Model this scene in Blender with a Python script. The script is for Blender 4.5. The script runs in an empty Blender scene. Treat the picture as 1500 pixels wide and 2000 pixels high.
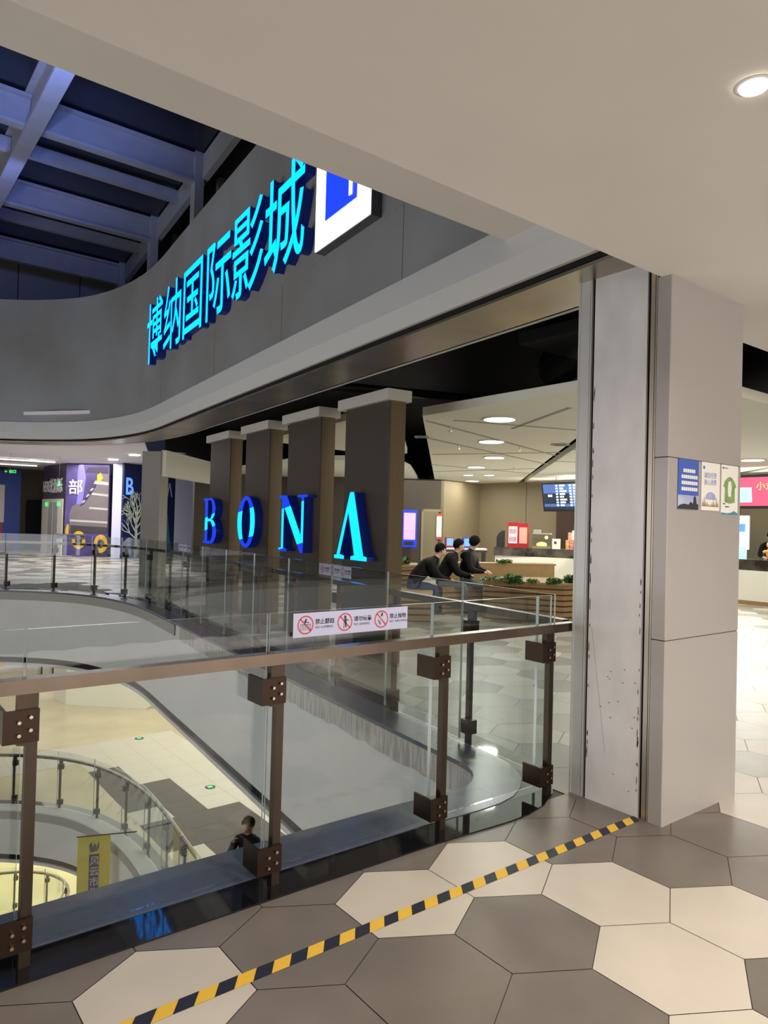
import bpy, math, random
from math import sin, cos, pi, atan, radians, sqrt
from mathutils import Vector, Matrix
random.seed(7)
sc = bpy.context.scene
COL = sc.collection

# ------------------------------------------------------------------ camera
EYE = 1.6
yaw, pitch, roll = radians(37.8), radians(0.9), 0.026
F = Vector((sin(yaw)*cos(pitch), cos(yaw)*cos(pitch), sin(pitch)))
R0 = Vector((cos(yaw), -sin(yaw), 0)); U0 = R0.cross(F)
R = R0*cos(roll) + U0*sin(roll); U = U0*cos(roll) - R0*sin(roll)
cd = bpy.data.cameras.new('camera'); cam = bpy.data.objects.new('camera', cd); COL.objects.link(cam)
cam.matrix_world = Matrix(((R.x, U.x, -F.x, 0), (R.y, U.y, -F.y, 0), (R.z, U.z, -F.z, EYE), (0, 0, 0, 1)))
cd.sensor_fit = 'HORIZONTAL'; cd.sensor_width = 36; cd.lens = 1387/1500*36; cd.clip_start = .05; cd.clip_end = 200
sc.camera = cam
# ------------------------------------------------------------------ world, exposure
w = bpy.data.worlds.new('night'); sc.world = w; w.use_nodes = True
w.node_tree.nodes['Background'].inputs[0].default_value = (.10, .13, .2, 1)
w.node_tree.nodes['Background'].inputs[1].default_value = .12
vs = sc.view_settings
vs.view_transform = 'Standard'; vs.look = 'None'; vs.exposure = 0.0; vs.gamma = 1; vs.use_curve_mapping = False

def area(name, loc, size, power, color=(1, .93, .84), rot=(0, 0, 0), shape='DISK', spread=pi, sy=None):
    l = bpy.data.lights.new(name, 'AREA'); l.shape = shape; l.size = size; l.energy = power; l.color = color; l.spread = spread
    if sy: l.size_y = sy
    o = bpy.data.objects.new(name, l); o.location = loc; o.rotation_euler = rot; COL.objects.link(o); return o
def spot(name, loc, target, power, color, angle, blend=.5, r=.05):
    l = bpy.data.lights.new(name, 'SPOT'); l.energy = power; l.color = color; l.spot_size = radians(angle); l.spot_blend = blend; l.shadow_soft_size = r
    o = bpy.data.objects.new(name, l); o.location = loc
    d = Vector(target)-Vector(loc); o.rotation_euler = d.to_track_quat('-Z', 'Y').to_euler(); COL.objects.link(o); return o
WARM = (1, .90, .77); NEUT = (1, .98, .86); COOL = (.86, .92, 1)
# ceiling panels of light: the storey below, the far end of this storey, the lobby
area('lower storey ceiling panels', (9, 20, -1.46), 7, 700, NEUT, shape='RECTANGLE', sy=20)
area('lower storey left ceiling panels', (-1, 24, -1.46), 7, 420, (.95, .97, 1), shape='RECTANGLE', sy=7)
area('basement ceiling panels', (5, 24, -5.55), 10, 600, (1, .95, .72), shape='RECTANGLE', sy=9)
area('lobby ceiling panels', (11, 9.5, 2.96), 7, 240, NEUT, shape='RECTANGLE', sy=9)
area('lobby back ceiling panels', (14, 15, 2.96), 4, 150, NEUT, shape='RECTANGLE', sy=4)
area('far hall ceiling panels', (6.5, 25, 3.6), 4, 560, (.98, .95, .95), shape='RECTANGLE', sy=9)
area('counter ceiling panels', (14, 6, 2.96), 5, 90, NEUT, shape='RECTANGLE', sy=4)
area('corridor ceiling panels', (3, -3, 2.95), 7, 105, WARM, shape='RECTANGLE', sy=6)
# added fill lights behind the camera and across the void, for ceiling and fascia
area('fill light behind', (4, -6.8, 1.5), 10, 520, (1, .93, .84), rot=(radians(90), 0, 0), shape='RECTANGLE', sy=2.6)
area('fill light across the void', (-6.8, 10, 1.6), 2.8, 330, (.95, .96, 1), rot=(0, radians(-90), 0), shape='RECTANGLE', sy=14)
area('fill light across the void below', (-6.8, 10, -2.9), 2.6, 300, (1, .98, .92), rot=(0, radians(-90), 0), shape='RECTANGLE', sy=12)
# blue floods washing the roof steel
spot('blue roof flood', (2.0, 9.3, 6.7), (2.3, 12.2, 8.3), 300, (.22, .33, 1), 85, .9, .1)
spot('blue roof flood', (2.2, 13.6, 6.9), (2.5, 16.2, 8.3), 130, (.22, .30, 1), 85, .9, .1)
spot('blue roof flood left', (1.6, 9.6, 6.7), (2.2, 11.6, 8.1), 260, (.25, .35, 1), 85, .9, .1)
area('lobby fill light behind the counter', (16.9, 9, 1.9), 1.2, 300, NEUT, rot=(0, radians(90), 0), shape='RECTANGLE', sy=9)  # added fill to brighten the lobby ceiling, no source seen there
spot('counter wall spot', (15.2, 11.2, 2.85), (17.6, 15.2, 1.3), 220, (1, .86, .6), 80, .12, .02)

# ------------------------------------------------------------------ materials
def nt(name):
    m = bpy.data.materials.new(name); m.use_nodes = True
    return m, m.node_tree, m.node_tree.nodes['Principled BSDF']
def mat(name, col, rough=.6, metal=0, noise=0, scale=4, spec=.5, bump=0, stretch=None, col2=None, coat=0):
    m, t, b = nt(name); c = (*col, 1)
    b.inputs['Base Color'].default_value = c; b.inputs['Roughness'].default_value = rough
    b.inputs['Metallic'].default_value = metal; b.inputs['Specular IOR Level'].default_value = spec
    b.inputs['Coat Weight'].default_value = coat
    if noise or bump:
        tc = t.nodes.new('ShaderNodeTexCoord'); n = t.nodes.new('ShaderNodeTexNoise'); n.inputs['Scale'].default_value = scale; n.inputs['Detail'].default_value = 5
        src = tc.outputs['Object']
        if stretch:
            mp = t.nodes.new('ShaderNodeMapping'); mp.inputs['Scale'].default_value = stretch; t.links.new(src, mp.inputs[0]); src = mp.outputs[0]
        t.links.new(src, n.inputs['Vector'])
        if noise:
            mx = t.nodes.new('ShaderNodeMix'); mx.data_type = 'RGBA'
            mr = t.nodes.new('ShaderNodeMapRange'); mr.inputs[1].default_value = .35; mr.inputs[2].default_value = .65
            t.links.new(n.outputs['Fac'], mr.inputs[0]); t.links.new(mr.outputs[0], mx.inputs['Factor'])
            d = col2 if col2 else tuple(x*(1-noise) for x in col)
            mx.inputs[6].default_value = c; mx.inputs[7].default_value = (*d, 1); t.links.new(mx.outputs[2], b.inputs['Base Color'])
        if bump:
            bp = t.nodes.new('ShaderNodeBump'); bp.inputs['Strength'].default_value = bump; bp.inputs['Distance'].default_value = .01
            t.links.new(n.outputs['Fac'], bp.inputs['Height']); t.links.new(bp.outputs[0], b.inputs['Normal'])
    return m
def emit(name, col, s=1, base=None):
    m, t, b = nt(name); b.inputs['Base Color'].default_value = (*(base or col), 1); b.inputs['Roughness'].default_value = .4
    b.inputs['Emission Color'].default_value = (*col, 1); b.inputs['Emission Strength'].default_value = s
    return m
def glass_mat(name, tint, boost=1.0):
    m, t, b = nt(name); t.nodes.remove(b); out = t.nodes['Material Output']
    tr = t.nodes.new('ShaderNodeBsdfTransparent'); tr.inputs[0].default_value = (*tint, 1)
    gl = t.nodes.new('ShaderNodeBsdfGlossy'); gl.inputs['Roughness'].default_value = .01; gl.inputs[0].default_value = (1, 1, 1, 1)
    lw = t.nodes.new('ShaderNodeLayerWeight'); lw.inputs[0].default_value = .5
    pw = t.nodes.new('ShaderNodeMath'); pw.operation = 'POWER'; pw.inputs[1].default_value = 4.0; t.links.new(lw.outputs['Facing'], pw.inputs[0])
    fr = t.nodes.new('ShaderNodeMath'); fr.operation = 'MULTIPLY_ADD'; fr.inputs[1].default_value = .75; fr.inputs[2].default_value = .035; t.links.new(pw.outputs[0], fr.inputs[0])
    mu = t.nodes.new('ShaderNodeMath'); mu.operation = 'MULTIPLY'; mu.inputs[1].default_value = boost
    mx = t.nodes.new('ShaderNodeMixShader')
    t.links.new(fr.outputs[0], mu.inputs[0]); t.links.new(mu.outputs[0], mx.inputs[0])
    t.links.new(tr.outputs[0], mx.inputs[1]); t.links.new(gl.outputs[0], mx.inputs[2]); t.links.new(mx.outputs[0], out.inputs[0])
    return m

MT = dict(
    ceil=mat('ceiling_paint', (.86, .82, .78), .85, noise=.04, scale=1.2, bump=.05),
    white=mat('white_paint', (.60, .60, .59), .8, noise=.05, scale=1.5),
    fascia=mat('fascia_paint', (.30, .31, .325), .75, noise=.22, scale=.55, col2=(.235, .23, .225)),
    trim=mat('trim_paint', (.58, .58, .58), .6),
    softmetal=mat('soffit_metal', (.46, .41, .31), .28, .85, noise=.35, scale=1.4, bump=.2),
    black=mat('black_paint', (.004, .004, .005), .7),
    void=mat('black_void', (.003, .003, .003), .9),
    rail=mat('bronze_steel', (.060, .044, .032), .36, .8, noise=.2, scale=9, stretch=(1, 1, .15)),
    railtop=mat('brushed_steel', (.16, .122, .097), .24, .9, noise=.15, scale=5),
    clamp=mat('dark_clamp', (.035, .020, .013), .35, .8),
    bolt=mat('steel_bolt', (.45, .38, .32), .25, 1),
    kerb=mat('black_granite', (.008, .008, .010), .04, noise=.5, scale=40),
    ledge=mat('grey_ledge_blue_haze', (.075, .090, .13), .26, noise=.12, scale=20, spec=.7),  # blue in the grey stands in for reflected floodlight and sign glow
    concrete=mat('raw_concrete', (.50, .48, .45), .85, noise=.4, scale=9, stretch=(4, 4, .5), bump=.4),
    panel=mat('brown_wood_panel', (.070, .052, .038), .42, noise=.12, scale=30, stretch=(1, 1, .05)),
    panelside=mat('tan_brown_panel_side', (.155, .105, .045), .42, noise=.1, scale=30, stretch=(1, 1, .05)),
    cap=mat('white_cap', (.55, .53, .48), .6),
    tile_w=mat('white_tile', (.54, .49, .43), .34, noise=.10, scale=3, col2=(.49, .445, .385)),
    tile_d=mat('brown_grey_tile', (.175, .152, .132), .32, noise=.25, scale=2.5, col2=(.14, .122, .107)),
    tile_g=mat('grey_tile', (.36, .345, .31), .30, noise=.15, scale=2.5),
    tile_m=mat('mid_grey_tile', (.24, .225, .20), .30, noise=.15, scale=2.5),
    grout=mat('grout', (.115, .10, .088), .8),
    yellow=mat('yellow_tape', (.72, .44, .04), .5), navy=mat('black_tape', (.012, .014, .03), .45),
    column=mat('column_panel', (.345, .322, .31), .32, noise=.03, scale=2, coat=.15),
    door=mat('scuffed_white_panel', (.68, .66, .68), .6, noise=.12, scale=6, stretch=(1, 1, .5)),
    scuff=mat('scuff_mark', (.16, .14, .13), .8),
    metal=mat('aluminium_guide', (.42, .36, .29), .35, .9), alum=mat('grey_aluminium', (.50, .50, .49), .45, .3),
    steel=mat('painted_beam', (.34, .34, .34), .6, noise=.1, scale=3), night=mat('night_glass', (.01, .013, .02), .25),
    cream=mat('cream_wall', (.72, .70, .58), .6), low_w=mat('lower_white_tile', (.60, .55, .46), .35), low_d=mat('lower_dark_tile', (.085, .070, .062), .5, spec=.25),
    low_y=mat('lower_yellow_tile', (.60, .50, .32), .25, noise=.15, scale=1), base_y=mat('basement_floor', (.74, .66, .40), .3, noise=.2, scale=.6),
    wood=mat('slatted_wood', (.32, .19, .075), .5, noise=.3, scale=14, stretch=(1, 1, 8)), woodd=mat('wood_gap', (.07, .035, .015), .8),
    board=mat('plain_wood_board', (.30, .19, .075), .55, noise=.15, scale=10),
    leaf=mat('leaf_green', (.075, .19, .04), .5, noise=.5, scale=30), leafd=mat('dark_leaf', (.02, .05, .015), .5),
    tan=mat('tan_wall', (.22, .18, .112), .6), tand=mat('brown_wall', (.10, .075, .045), .6),
    counter_w=mat('white_counter', (.72, .71, .64), .5), marble=mat('dark_marble', (.02, .017, .015), .15, noise=.8, scale=3, col2=(.10, .085, .07)),
    red=mat('red_plastic', (.33, .012, .016), .35), blue=mat('blue_plastic', (.02, .07, .5), .4), shopblue=mat('shop_blue', (.015, .05, .30), .5),
    dark=mat('dark_plastic', (.015, .015, .017), .4), paper=mat('paper', (.70, .68, .64), .7), ink=mat('ink', (.02, .02, .03), .7),
    inkr=mat('red_ink', (.5, .05, .06), .6), inkb=mat('blue_ink', (.05, .12, .4), .6), postblue=mat('poster_blue', (.045, .10, .42), .5),
    sky=mat('poster_sky', (.42, .45, .55), .6, noise=.4, scale=8, col2=(.2, .25, .5)), green=mat('poster_green', (.22, .36, .12), .6, noise=.3, scale=40),
    purple=mat('purple_billboard', (.13, .10, .34), .4, noise=.5, scale=.8, col2=(.05, .035, .08)), purple2=mat('light_purple', (.26, .22, .6), .4), purpd=mat('dark_purple', (.05, .035, .07), .4),
    shoe=mat('shoe_grey', (.19, .165, .165), .6, noise=.1, scale=2), shoel=mat('shoe_light', (.50, .46, .44), .6), shoed=mat('shoe_dark', (.05, .045, .05), .6), wheel=mat('wheel_yellow', (.72, .42, .03), .5),
    lav=mat('lavender_white', (.62, .62, .80), .5), navyw=mat('navy_mural', (.012, .018, .085), .5), teal=mat('teal_paint', (.05, .20, .26), .6), bark=mat('pale_tree', (.66, .72, .55), .6),
    greycol=mat('grey_column_paint', (.30, .29, .26), .6), skin=mat('skin', (.55, .34, .25), .55), jacket=mat('black_jacket', (.008, .008, .009), .7, bump=.8, scale=14, noise=.3, spec=.15),
    jeans=mat('blue_jeans', (.025, .04, .13), .8), greyp=mat('grey_trousers', (.13, .15, .15), .8, noise=.2, scale=10), hair=mat('black_hair', (.006, .005, .005), .85, noise=.4, scale=60, spec=.15, bump=.8),
    shoeb=mat('black_shoes', (.01, .01, .01), .5), flag=mat('yellow_banner', (.66, .56, .05), .6, noise=.1, scale=2), pink=mat('pink_print', (.75, .33, .28), .6),
    bag=mat('snack_bags', (.45, .18, .12), .4, noise=1, scale=14, col2=(.75, .55, .2)), bag2=mat('snack_bags_red', (.5, .08, .06), .4, noise=1, scale=16, col2=(.6, .45, .38)),
    stk=mat('sticker_white', (.42, .43, .60), .5), beltg=mat('chair_beige', (.5, .42, .33), .7), eyew=mat('eye_dark', (.01, .01, .01), .3),
    lamp=emit('lamp_lens', (1, .93, .8), 9), lampc=emit('lamp_lens_neutral', (1, 1, .93), 6), tube=emit('tube_light', (1, .93, .8), 1.1),
    cyan=emit('cyan_led', (0, .25, 1), 3.4, (0, .3, .4)), bluel=emit('blue_led', (.0, .025, .9), 1.3, (0, .02, .3)), sideb=emit('letter_side_blue', (.0, .008, .12), .35, (.004, .008, .06)),
    logo_w=emit('logo_white', (1, 1, 1), 2.2), logo_b=emit('logo_blue', (.01, .05, .85), 1.0), logo_s=mat('logo_side', (.08, .09, .11), .5),
    greenl=emit('exit_green', (.05, 1, .25), 1.0), scr=emit('screen_blue', (.05, .10, .30), .8), scrw=emit('screen_text', (.65, .85, .95), 1.0), scrk=emit('screen_pink', (.55, .08, .16), .9),
    scrc=emit('screen_cyan', (.35, .85, .95), 1.0), scry=emit('screen_yellow', (.9, .75, .2), .9), scrp=emit('kiosk_picture', (.50, .30, .62), .9), scru=emit('kiosk_blue', (.12, .30, .95), .9), scrd=emit('screen_dark', (.012, .02, .04), .5),
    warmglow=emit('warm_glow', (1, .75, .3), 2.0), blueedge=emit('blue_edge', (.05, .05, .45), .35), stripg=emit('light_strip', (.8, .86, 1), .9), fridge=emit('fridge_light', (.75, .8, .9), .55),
    glass=glass_mat('clear_glass', (.93, .955, .95)), darkbrown=mat('dark_brown_wall', (.045, .034, .02), .6), olive=mat('olive_door', (.16, .14, .07), .6), glassd=glass_mat('display_glass', (.85, .88, .85)), gedge=mat('glass_edge', (.50, .58, .56), .15, spec=.8),
)

# ------------------------------------------------------------------ mesh builder
class MB:
    def __init__(s): s.v = []; s.f = []; s.m = []
    def quad(s, a, b, c, d, m=0):
        n = len(s.v); s.v += [Vector(a), Vector(b), Vector(c), Vector(d)]; s.f.append((n, n+1, n+2, n+3)); s.m.append(m); return s
    def poly(s, pts, m=0):
        n = len(s.v); s.v += [Vector(p) for p in pts]; s.f.append(tuple(range(n, n+len(pts)))); s.m.append(m); return s
    def obox(s, o, ax, ay, az, m=0):
        o, ax, ay, az = map(Vector, (o, ax, ay, az)); n = len(s.v)
        s.v += [o, o+ax, o+ax+ay, o+ay, o+az, o+ax+az, o+ax+ay+az, o+ay+az]
        for f in ((0, 3, 2, 1), (4, 5, 6, 7), (0, 1, 5, 4), (1, 2, 6, 5), (2, 3, 7, 6), (3, 0, 4, 7)):
            s.f.append(tuple(n+i for i in f)); s.m.append(m)
        return s
    def box(s, x0, y0, z0, x1, y1, z1, m=0): return s.obox((x0, y0, z0), (x1-x0, 0, 0), (0, y1-y0, 0), (0, 0, z1-z0), m)
    def prism(s, pts, z0, z1, m=0, caps=True):
        n = len(s.v); k = len(pts)
        s.v += [Vector((p[0], p[1], z0)) for p in pts]+[Vector((p[0], p[1], z1)) for p in pts]
        for i in range(k):
            j = (i+1) % k; s.f.append((n+i, n+j, n+k+j, n+k+i)); s.m.append(m)
        if caps: s.f.append(tuple(n+i for i in reversed(range(k)))); s.m.append(m); s.f.append(tuple(n+k+i for i in range(k))); s.m.append(m)
        return s
    def ext(s, pts, d, m=0):
        """planar polygon (3D points) extruded by vector d"""
        n = len(s.v); k = len(pts); d = Vector(d)
        s.v += [Vector(p) for p in pts]+[Vector(p)+d for p in pts]
        for i in range(k):
            j = (i+1) % k; s.f.append((n+i, n+j, n+k+j, n+k+i)); s.m.append(m)
        s.f.append(tuple(n+i for i in reversed(range(k)))); s.m.append(m); s.f.append(tuple(n+k+i for i in range(k))); s.m.append(m)
        return s
    def tube(s, pts, r, seg=8, m=0, closed=False):
        pts = [Vector(p) for p in pts]; rs = r if isinstance(r, (list, tuple)) else [r]*len(pts); rings = []
        for i, p in enumerate(pts):
            d = (pts[min(i+1, len(pts)-1)]-pts[max(i-1, 0)]).normalized()
            a = d.cross(Vector((0, 0, 1))) if abs(d.z) < .95 else d.cross(Vector((1, 0, 0))); a.normalize(); b = d.cross(a)
            n = len(s.v); s.v += [p+(a*cos(2*pi*k/seg)+b*sin(2*pi*k/seg))*rs[i] for k in range(seg)]; rings.append(n)
        for q in range(len(rings)-1):
            for k in range(seg):
                l = (k+1) % seg; s.f.append((rings[q]+k, rings[q]+l, rings[q+1]+l, rings[q+1]+k)); s.m.append(m)
        s.f.append(tuple(rings[0]+k for k in reversed(range(seg)))); s.m.append(m); s.f.append(tuple(rings[-1]+k for k in range(seg))); s.m.append(m)
        return s
    def ell(s, c, r, seg=12, rg=8, m=0, cut=None):
        c = Vector(c); n = len(s.v)
        for i in range(rg+1):
            t = pi*i/rg
            for k in range(seg):
                a = 2*pi*k/seg; s.v.append(c+Vector((r[0]*sin(t)*cos(a), r[1]*sin(t)*sin(a), r[2]*cos(t))))
        for i in range(rg):
            for k in range(seg):
                l = (k+1) % seg; s.f.append((n+i*seg+k, n+(i+1)*seg+k, n+(i+1)*seg+l, n+i*seg+l)); s.m.append(m)
        return s
    def strip(s, a, b, m=0):
        for i in range(len(a)-1): s.quad(a[i], a[i+1], b[i+1], b[i], m)
        return s
def add(name, mb, mats, parent=None, label=None, cat=None, group=None, kind=None, smooth=False, bevel=0):
    me = bpy.data.meshes.new(name)
    off = parent.matrix_world.translation.copy() if parent else Vector((0, 0, 0))
    if parent:
        p = parent; off = Vector((0, 0, 0))
        while p: off += p.location; p = p.parent
    org = Vector((0, 0, 0))
    if not parent and mb.v:
        xs = [v.x for v in mb.v]; ys = [v.y for v in mb.v]; zs = [v.z for v in mb.v]
        org = Vector(((min(xs)+max(xs))/2, (min(ys)+max(ys))/2, min(zs)))
    me.from_pydata([tuple(v-off-org) for v in mb.v], [], mb.f)
    mats = mats if isinstance(mats, (list, tuple)) else [mats]
    for m in mats: me.materials.append(MT[m] if isinstance(m, str) else m)
    for i, p in enumerate(me.polygons): p.material_index = min(mb.m[i], len(mats)-1); p.use_smooth = smooth
    me.validate(); me.update()
    o = bpy.data.objects.new(name, me); COL.objects.link(o); o.location = org
    if parent: o.parent = parent
    tag(o, label, cat, group, kind)
    if bevel:
        b = o.modifiers.new('bevel', 'BEVEL'); b.width = bevel; b.segments = 2; b.limit_method = 'ANGLE'
    return o
def tag(o, label=None, cat=None, group=None, kind=None):
    if label: o['label'] = label
    if cat: o['category'] = cat
    if group: o['group'] = group
    if kind: o['kind'] = kind
    return o
def thing(name, label, cat, loc=(0, 0, 0), group=None):
    o = bpy.data.objects.new(name, None); o.location = loc; o.empty_display_size = .1; COL.objects.link(o); return tag(o, label, cat, group)
def struct(name, mb, mats, **k): return add(name, mb, mats, kind='structure', **k)
def B(*a, m=0): return MB().box(*a, m=m)

dg = bpy.context.evaluated_depsgraph_get
def to_mb(ob, org, xd, yd, zd, frontmat=0, sidemat=None, sx=1, sy=1):
    COL.objects.link(ob); d = dg(); me = bpy.data.meshes.new_from_object(ob.evaluated_get(d)); mb = MB()
    org, xd, yd, zd = map(Vector, (org, xd, yd, zd))
    mb.v = [org+xd*(v.co.x*sx)+yd*(v.co.y*sy)+zd*v.co.z for v in me.vertices]
    for p in me.polygons:
        mb.f.append(tuple(p.vertices)); mb.m.append(frontmat if (p.normal.z > .5 or sidemat is None) else sidemat)
    bpy.data.objects.remove(ob); bpy.data.meshes.remove(me); return mb
def text_mb(txt, org, xd, yd, size, depth=.004, sidemat=None, sx=1, sy=1, align='LEFT', off=0, bev=0, sp=1):
    c = bpy.data.curves.new('t', 'FONT'); c.body = txt; c.size = size; c.extrude = depth/2; c.align_x = align; c.offset = off; c.bevel_depth = bev; c.space_character = sp
    c.resolution_u = 4
    o = bpy.data.objects.new('t', c); zd = Vector(xd).cross(Vector(yd))
    mb = to_mb(o, Vector(org)+zd*(depth/2), xd, yd, zd, 0, sidemat, sx, sy); bpy.data.curves.remove(c); return mb
def shape_mb(polys, org, xd, yd, sx, sy, depth, sidemat=1):
    c = bpy.data.curves.new('s', 'CURVE'); c.dimensions = '2D'; c.fill_mode = 'BOTH'; c.extrude = depth/2
    for P in polys:
        s = c.splines.new('POLY'); s.points.add(len(P)-1); s.use_cyclic_u = True
        for i, p in enumerate(P): s.points[i].co = (p[0]*sx, p[1]*sy, 0, 1)
    o = bpy.data.objects.new('s', c); zd = Vector(xd).cross(Vector(yd))
    mb = to_mb(o, Vector(org)+zd*(depth/2), xd, yd, zd, 0, sidemat); bpy.data.curves.remove(c); return mb

# ------------------------------------------------------------------ the void outline (plan), shared by every storey
SL = .1095; AL = atan(SL)
LN = Vector((cos(AL), -sin(AL), 0)); LT = Vector((sin(AL), cos(AL), 0)); LO = Vector((3.42, 3.784, 0))
def L(s, off=0, z=0): return LO+LT*s+LN*off+Vector((0, 0, z))
def catmull(P, step=.12):
    out = []
    for i in range(len(P)-1):
        p0 = P[max(i-1, 0)]; p1 = P[i]; p2 = P[i+1]; p3 = P[min(i+2, len(P)-1)]
        n = max(2, int(math.dist(p1, p2)/step))
        for k in range(n):
            t = k/n
            out.append(tuple(.5*(2*p1[j]+(p2[j]-p0[j])*t+(2*p0[j]-5*p1[j]+4*p2[j]-p3[j])*t*t+(3*p1[j]-p0[j]-3*p2[j]+p3[j])*t**3) for j in (0, 1)))
    out.append(P[-1]); return out
farcurve = [(4.34, 12.2), (4.36, 13.2), (4.24, 14.2), (3.96, 15.1), (3.5, 15.8), (2.8, 16.45), (1.8, 17.0), (.3, 17.5), (-2, 17.9), (-7, 18.2)]
corner = [(2.2, 3.12), (2.7, 3.105), (2.95, 3.09), (3.13, 3.11), (3.27, 3.20), (3.36, 3.34), (3.40, 3.55)]
key = [(-7, 3.14), (-3, 3.14), (0, 3.135)]+corner+[tuple(L(s)[:2]) for s in (0, .6, 1.5, 3, 5, 7)]+farcurve
OUT = catmull(key)
OUTU = [tuple(L(s)[:2]) for s in (-1.9, -1, 0, 2, 4, 6, 7)]; OUTU = catmull(OUTU+farcurve)
def offs(P, d):
    r = []
    for i, p in enumerate(P):
        a = P[max(i-1, 0)]; b = P[min(i+1, len(P)-1)]; dx, dy = b[0]-a[0], b[1]-a[1]; l = math.hypot(dx, dy) or 1
        r.append((p[0]+dy/l*d, p[1]-dx/l*d))
    return r
def z3(P, z): return [(p[0], p[1], z) for p in P]
def band(mb, P, o0, o1, z0, z1, m=0):
    a, b = offs(P, o0), offs(P, o1)
    mb.strip(z3(a, z1), z3(b, z1), m); mb.strip(z3(b, z0), z3(a, z0), m)
    mb.strip(z3(a, z0), z3(a, z1), m); mb.strip(z3(b, z1), z3(b, z0), m); return mb
def region(P, off, far=40, xr=32, yb=-7):
    return offs(P, off)+[(-7, far), (xr, far), (xr, yb), (-7, yb)]

# ------------------------------------------------------------------ floors
rim = region(OUT, .12)
g = MB(); g.prism(rim, -.24, -.006); struct('floor', g, 'grout')
# hexagonal tiles of this storey
WH = {(0, 0), (0, 1), (-1, 1), (-2, 2), (-1, -1), (0, -1), (-3, -1), (3, 0), (4, -1), (-2, 3)}
hx = MB(); RH = .3
for j in range(-72, 14):
    for i in range(-60, 95):
        cx = 2.75+.52*i+.26*j; cy = 1.87-.45*j
        if cx < -3 or cx > 21 or cy < -3.5 or cy > 36: continue
        sL = (Vector((cx, cy, 0))-LO).dot(LN)
        if cy < 2.9:
            ok = True
        elif cy < 12.5: ok = sL > .25
        else: ok = (cx > 4.6 or cy > 17.7)
        if not ok: continue
        P = [(cx+RH*.993*sin(pi/3*k), cy+RH*.993*cos(pi/3*k)) for k in range(6)]
        if cy < 3.2 and sL < .4 or cy < 2.9:
            if cx < 3.75: P = [(x, min(y, 2.70)) for x, y in P]
        h = random.random()
        if cy < 3.3 and cx < 4.2 or (i, j) in WH: m = 0 if (i, j) in WH else 1
        else: m = 0 if h < .34 else (2 if h < .66 else (3 if h < .86 else 1))
        hx.poly([(x, y, 0) for x, y in P], m)
struct('floor', hx, ['tile_w', 'tile_d', 'tile_g', 'tile_m'])
# kerb and ledge around the void, this storey and the one below
def edge_set(z):
    zb = z-1.36 if z == 0 else z-.90
    k = MB(); band(k, OUT, .29, .48, z-.2, z+.008); struct('trim_1', k, 'kerb')
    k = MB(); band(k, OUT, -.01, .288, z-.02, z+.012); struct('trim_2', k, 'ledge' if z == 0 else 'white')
    f = MB(); band(f, OUT, .0, .12, zb, z-.02); struct('wall_void', f, 'white')
    f = MB(); band(f, OUT, .03, .12, zb-.11, zb-.002); struct('trim_3', f, 'void')
    f = MB(); band(f, OUT, -.01, .14, zb-.17, zb-.11); struct('trim_4', f, 'trim')
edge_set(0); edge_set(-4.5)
for z, yy in ((0, 10.3), (-4.5, 8)):
    g = MB(); band(g, [p for p in OUT if p[1] > yy], -.02, .02, z-.18, z-.021); struct('trim_15', g, 'greycol')
# raw concrete edge showing between the ledge and the boarding on the cinema side
cpts = [p for p in OUT if 2.6 < p[0] and p[1] < 10.2]
k = MB(); a = offs(cpts, -.006); random.seed(3)
low = [(p[0], p[1], -.195-random.random()*.035) for p in a]
k.strip(z3(a, -.02), low); struct('trim_5', k, 'concrete')
# storey below: floor, ceiling
g = MB(); g.prism(rim, -4.74, -4.503); struct('floor_lower', g, 'low_y')
t = MB(); T = .72
for i in range(-3, 16):
    for j in range(-12, 14):
        x0 = 5.69+T*(i-1); y0 = 14.03+T*j; cx, cy = x0+T/2, y0+T/2
        sL = (Vector((cx, cy, 0))-LO).dot(LN)
        if cy < 13 and sL < .75: continue
        if cy >= 13 and cx < 4.85 and cy < 18.2: continue
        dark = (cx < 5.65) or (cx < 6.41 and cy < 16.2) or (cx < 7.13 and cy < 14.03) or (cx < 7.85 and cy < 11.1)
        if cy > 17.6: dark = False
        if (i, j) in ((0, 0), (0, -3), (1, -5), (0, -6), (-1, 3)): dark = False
        if not dark and cx > 8.2 or cy > 20: continue
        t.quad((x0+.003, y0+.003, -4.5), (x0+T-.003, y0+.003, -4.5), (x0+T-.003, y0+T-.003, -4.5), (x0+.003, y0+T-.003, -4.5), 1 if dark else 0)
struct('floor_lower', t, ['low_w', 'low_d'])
g = MB(); g.prism(region(OUT, .14), -1.44, -1.40); struct('ceiling_lower', g, 'white')
g = MB(); g.prism(region(OUT, .14), -5.50, -5.46); struct('ceiling_basement', g, 'white')
struct('floor_basement', B(-14, -7, -9.2, 32, 45, -9), 'base_y')

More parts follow.
